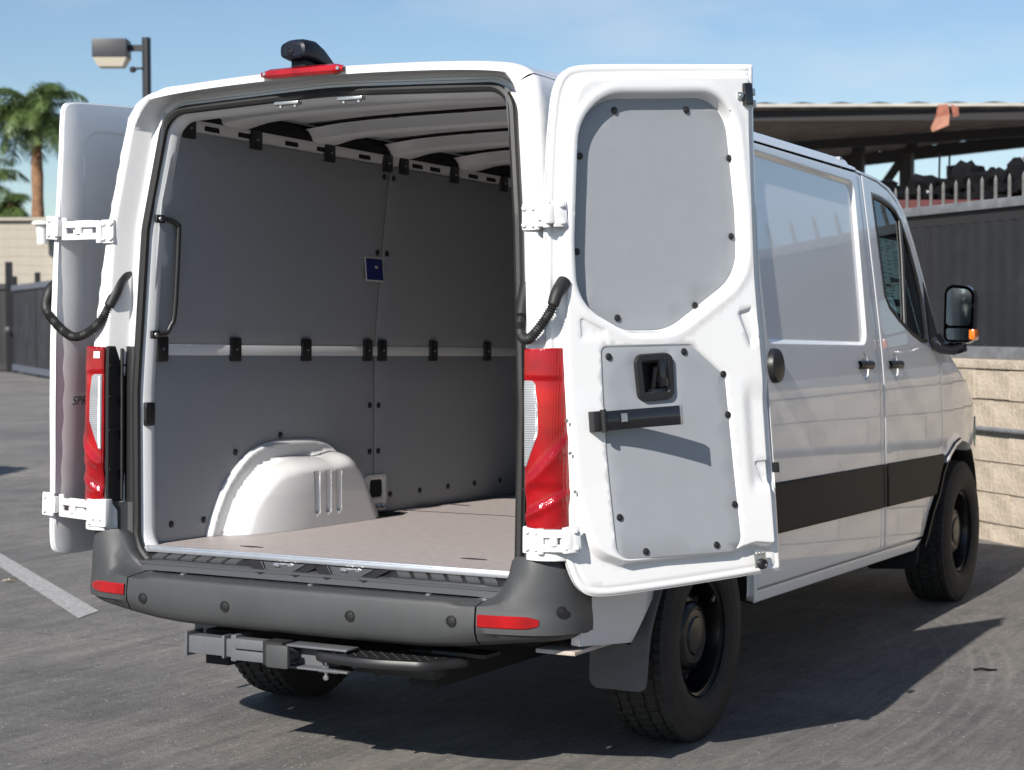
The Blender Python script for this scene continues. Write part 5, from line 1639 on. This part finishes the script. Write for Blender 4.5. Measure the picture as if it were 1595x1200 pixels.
# ------------------------------------------------------------------ scrap and red container behind the fence
skip = MB()
skip_o = thing('red_container', 'low red steel container behind the picket rail', 'container', (-.9, 11.9, 0))
sr = Matrix.Rotation(math.atan2(.70, 1.29), 3, 'Z')
MB().box((0, .8, 1.355), (4.2, 1.6, 2.71), rot=sr, bev=.02).build('container_body', M_SKIP, skip_o)
for q in np.arange(-2.0, 2.01, .25):
    MB().box(sr @ Vector((q, -.02, 1.25)) + Vector((0, .8, 0)) - sr @ Vector((0, .8, 0)), (.07, .05, 2.3), rot=sr).build('container_rib', M_SKIP, skip_o, smooth=False)
heap = thing('scrap_heap', 'heap of dark scrap and old tyres piled on the red container', 'scrap', (-.9, 12.3, 2.69))
def lump(c_, s_, seed):
    bm = bmesh.new()
    bmesh.ops.create_icosphere(bm, subdivisions=3, radius=1)
    q = random.Random(seed)
    ph = [q.uniform(0, 6) for _ in range(6)]
    for v in bm.verts:
        p = v.co
        k = 1 + .22 * math.sin(4 * p.x + ph[0]) * math.sin(5 * p.y + ph[1]) + .18 * math.sin(7 * p.z + ph[2]) + .12 * math.sin(11 * p.x + ph[3]) * math.cos(9 * p.z + ph[4])
        v.co = Vector((p.x * s_[0] * k, p.y * s_[1] * k, p.z * s_[2] * k)) + Vector(c_)
    m_ = MB(); bm.verts.index_update()
    m_.add([v.co.copy() for v in bm.verts], [tuple(v.index for v in f.verts) for f in bm.faces]); bm.free()
    return m_.build('scrap_lump', M_SCRAP, heap, angle=20)
k = 0
for px_, w_, h_ in ((-1.9, .30, .25), (-1.45, .35, .28), (-1.0, .20, .16), (-.78, .20, .24), (-.62, .25, .20), (-.42, .12, .26), (-.30, .17, .40), (-.12, .22, .34), (.05, .18, .30), (.22, .20, .36), (.42, .24, .28), (.62, .20, .34), (.86, .30, .38), (1.25, .35, .34), (1.7, .30, .30)):
    p = sr @ Vector((px_, rnd.uniform(0, .3), 0))
    lump((p.x, p.y, h_ * .35), (w_ * 1.1, .35, h_ * .75), k); k += 1
for px_, h_ in ((-.63, .52), (-.53, .50)):
    p = sr @ Vector((px_, .1, 0))
    MB().cyl((p.x, p.y, .0), (p.x + .01, p.y, h_), .012, 6).build('scrap_rod', M_SCRAP, heap)
for px_, zz in ((-.82, .10), (.30, .42), (.12, .44)):
    p = sr @ Vector((px_, -.3, 0))
    MB().box((p.x, p.y, zz), (.05, .03, .04), rot=sr, bev=.01).build('scrap_glint', M_ZINC, heap)

# ------------------------------------------------------------------ left background: fence and gate, warehouse, palms, street lamp
M_FGATE = mat('dark_gate_sheet', (0.030, 0.032, 0.038), 0.5, var=0.35, vscale=1.6, detail=7)
M_FDARK = mat('dark_gate_sheet_old', (0.018, 0.017, 0.017), 0.7, var=0.4, vscale=1.2)
M_GRAIL = mat('blue_grey_rail', (0.10, 0.115, 0.145), 0.5)
def fence_run(name, label, cat, a, b_, n_, m, zt, rail, group=None):
    a = Vector(a); b_ = Vector(b_)
    th = thing(name, label, cat, a, group=group)
    d = (b_ - a); ang = math.atan2(d.y, d.x); R = Matrix.Rotation(ang, 3, 'Z'); L_ = d.length
    for i in range(n_):
        c_ = R @ Vector((L_ * (i + .5) / n_, 0, 0))
        rows = []
        for zz in (.22, zt - .10):
            rows.append([tuple(R @ Vector((L_ * (i + .006) / n_ + (L_ / n_ * .988) * q / 24, .02 if (q // 2) % 2 else 0, zz))) for q in range(25)])
        MB().rows(rows).build('fence_sheet', m, th, smooth=False)
    MB().box(R @ Vector((L_ / 2, -.01, zt - .02)), (L_, .09, .16), rot=R).build('top_rail', rail, th, smooth=False)
    MB().box(R @ Vector((L_ / 2, -.01, .17)), (L_, .09, .18), rot=R).build('bottom_rail', rail, th, smooth=False)
    for i in range(n_ + 1):
        MB().box(R @ Vector((L_ * i / n_, .05, zt / 2 + .17)), (.14, .14, zt + .34), rot=R).build('fence_post', M_POST, th, smooth=False)
    return th, R, L_
g1, R1, L1 = fence_run('sliding_gate', 'dark grey sheet gate with blue-grey rails beside the tall post', 'gate', (-35.43, 33.92, 0), (-24.6, 25.4, 0), 3, M_FGATE, 2.55, M_GRAIL)
MB().cyl(R1 @ Vector((-.35, -.1, 1.30)), R1 @ Vector((-.35, -.2, 1.30)), .09, 14).build('gate_lock', M_ZINC, g1)
fence_run('yard_fence', 'older near-black sheet fence left of the grey gate', 'fence', (-67.0, 22.2, 0), (-36.1, 34.42, 0), 12, M_FDARK, 2.62, M_POST)
gp = MB().box((-35.97, 34.31, 1.67), (.20, .20, 3.34), rot=R1).build('gate_post', M_POST)
tag(gp, 'tall dark square post between the gate and the older fence', 'post')
# warehouse of horizontal siding courses
bA, bB = Vector((-65.0, 24.9, 0)), Vector((-18.7, 50.3, 0))
wh = thing('warehouse', 'long low beige warehouse with horizontal siding behind the left gate', 'building', bA)
dd_ = (bB - bA); ang = math.atan2(dd_.y, dd_.x); R = Matrix.Rotation(ang, 3, 'Z'); LB = dd_.length
MB().box(R @ Vector((LB / 2, 4.0, 2.45)), (LB - .1, 7.9, 4.86), rot=R).build('wall', M_STUCCO, wh, smooth=False)
z = .1
sd0 = None
while z < 4.8:
    if sd0 is None:
        sd0 = MB().box(R @ Vector((LB / 2, -.01, 0)), (LB, .07, .294), rot=R @ Matrix.Rotation(-.025, 3, 'X')).build('siding_board', M_STUCCO, wh, smooth=False)
        sd0.location = (0, 0, z + .15)
    else:
        copyobj(sd0, wh, (0, 0, z + .15))
    z += .30
MB().box(R @ Vector((LB / 2, 3.9, 4.95)), (LB + .2, 8.2, .10), rot=R).build('roof', M_STUCCO, wh, smooth=False)
fx = Vector((-38.75, 38.7, 4.45)) - bA
MB().lathe([(0, .42), (.30, .40), (.34, .30), (.20, .26), (.16, -.1), (.16, -.35), (0, -.35)], fx, (0, 0, 1), 18).build('roof_vent', M_PAPER, wh)

def palm(base, h, cr, nf, seed, label):
    q = random.Random(seed)
    th = thing('palm_tree', label, 'palm tree', base, group='palms beyond the warehouse')
    tp_ = MB()
    pts = [(0.25 * math.sin(k / 9 * 2), .1 * k / 12, h * k / 12) for k in range(13)]
    rr_ = [.28 - .10 * k / 12 + (.03 if k % 2 else 0) for k in range(13)]
    tp_.tube(pts, rr_, 12).build('trunk', M_TRUNK, th)
    top = Vector(pts[-1])
    cs_ = MB()
    for k in range(10):
        a = q.uniform(0, 2 * PI)
        cs_.tube([top + Vector((0, 0, -.7)), top + Vector((.25 * math.cos(a), .25 * math.sin(a), -.2)), top + Vector((.45 * math.cos(a), .45 * math.sin(a), .25))], [.10, .07, .03], 6)
    cs_.build('leaf_bases', M_TRUNK, th)
    for k in range(nf):
        a = 2 * PI * k / nf * 2.39996 * 3 + q.uniform(-.3, .3)
        el = q.uniform(-.35, 1.35)
        L_ = cr * q.uniform(.8, 1.15)
        m_ = MB()
        N = 34
        pos = []
        p = top.copy()
        for i in range(N + 1):
            pos.append(p.copy())
            e = el - (i / N) ** 1.3 * (1.5 + .45 * el)
            p = p + Vector((math.cos(a) * math.cos(e), math.sin(a) * math.cos(e), math.sin(e))) * (L_ / N)
        m_.tube(pos, [.045 * (1 - .85 * i / N) for i in range(N + 1)], 4, caps=False)
        for i in range(3, N + 1):
            d = (pos[i] - pos[i - 1]).normalized()
            s_ = d.cross(Vector((0, 0, 1)))
            s_ = s_.normalized() if s_.length > .05 else Vector((math.sin(a), -math.cos(a), 0))
            ll = L_ * .27 * (math.sin(PI * min(1, i / N * .92 + .10)) ** .7) + .12
            for sg in (-1, 1):
                for j in range(2):
                    dr = (s_ * sg + d * q.uniform(.35, .7) + Vector((0, 0, q.uniform(-.75, .15)))).normalized()
                    b0 = pos[i] - d * (L_ / N) * (j * .5)
                    w_ = d * .020
                    mid = b0 + dr * ll * .55
                    tip = b0 + dr * ll + Vector((0, 0, -.28 * ll))
                    m_.add([b0 - w_, b0 + w_, mid + w_ * .9, mid - w_ * .9, tip], [(0, 1, 2, 3), (3, 2, 4)])
        m_.build('frond', M_FROND, th, smooth=False)
palm((-46.55, 46.43, 0), 9.6, 2.75, 46, 5, 'palm with a full feathery crown and orange-brown trunk behind the warehouse')
palm((-50.2, 46.9, 0), 7.0, 2.3, 24, 11, 'palm cut off by the left edge of the photo, lower than the full crown')
palm((-44.9, 43.2, 0), 5.6, 1.5, 22, 23, 'shortest palm with drooping fronds just above the warehouse roof')

sl_ = thing('street_lamp', 'tall dark parking lot lamp with a grey shoebox head', 'street lamp', (-15.7, 16.7, 0))
MB().box((0, 0, 3.06), (.105, .105, 6.12), bev=.01).build('pole', M_POST, sl_)
dirn = Vector((-.70, -.40, 0)).normalized()
Rl = Matrix.Rotation(math.atan2(dirn.y, dirn.x), 3, 'Z')
MB().box(dirn * .17 + Vector((0, 0, 5.95)), (.26, .07, .10), rot=Rl).build('arm', M_POST, sl_)
hd_ = MB().box(dirn * .56 + Vector((0, 0, 5.93)), (.56, .40, .30), rot=Rl, bev=.02).build('lamp_head', M_LAMPHEAD, sl_)
hr = []
for s_, zz in ((1, 5.78), (.72, 5.64)):
    hr.append([tuple(Rl @ Vector((a * s_, b_ * s_, 0)) + dirn * .56 + Vector((0, 0, zz))) for a, b_ in ((-.27, -.19), (.27, -.19), (.27, .19), (-.27, .19))])
MB().rows(hr, closed=True).add(hr[1], [(3, 2, 1, 0)]).build('lamp_lens', M_LAMPLENS, hd_, smooth=False, recalc=True)
MB().cyl((-.02, -.06, 5.62), dirn * .20 + Vector((0, 0, 5.62)), .02, 8).lathe([(0, -.05), (.05, -.03), (.055, .03), (0, .06)], dirn * .22 + Vector((0, 0, 5.60)), (0, 0, 1), 12).build('photo_sensor', M_POST, sl_)

# ------------------------------------------------------------------ parking line, litter, and an unseen tree added to cast the round shade at left
tag(MB().add([(-6.60, 3.70, .004), (-5.20, 2.71, .004), (-3.002, 1.197, .004), (-2.942, .974, .004), (-4.725, 2.224, .004), (-6.1, 3.18, .004)], [(5, 4, 3, 2, 1, 0)]).build('painted_line', M_LINE, smooth=False), kind='structure')
tw = MB().tube([(1.50, 1.735, .006), (1.53, 1.75, .012), (1.56, 1.756, .008), (1.59, 1.785, .006)], [.004, .005, .005, .003], 6).build('twig', M_SCRAP)
tag(tw, 'short dark twig lying on the sunny asphalt at right', 'twig')
lf = MB()
for k in range(5):
    a = k * 1.25
    lf.add([(-4.205, 1.781, .008), (-4.205 + .035 * math.cos(a), 1.781 + .035 * math.sin(a), .02), (-4.205 + .055 * math.cos(a + .3), 1.781 + .055 * math.sin(a + .3), .006), (-4.205 + .03 * math.cos(a + .6), 1.781 + .03 * math.sin(a + .6), .012)], [(0, 1, 2, 3)])
tag(lf.build('dry_leaf', mat('dry_leaf', (.33, .27, .20), .8), smooth=False), 'curled dry leaf on the asphalt above the white line', 'leaf')
tb = Vector((-10.3, 4.1, 0))
tree = thing('shadow_caster_tree', 'small round tree added out of view to cast the round shadow at left', 'tree', tb)
MB().tube([(0, 0, 0), (.02, 0, .7), (0, .02, 1.5)], [.06, .05, .04], 10).build('trunk', M_TRUNK, tree)
cr_ = MB(); q = random.Random(9)
for k in range(2600):
    d = Vector((q.gauss(0, 1), q.gauss(0, 1), q.gauss(0, 1))).normalized()
    r_ = .72 * q.uniform(.55, 1) ** .5
    c_ = Vector((0, 0, 1.72)) + d * r_
    n1 = Vector((q.gauss(0, 1), q.gauss(0, 1), q.gauss(0, 1))).normalized(); n2 = n1.orthogonal().normalized()
    cr_.add([c_ - n1 * .06, c_ + n2 * .035, c_ + n1 * .06, c_ - n2 * .035], [(0, 1, 2, 3)])
cr_.build('crown', M_LEAF, tree, smooth=False)
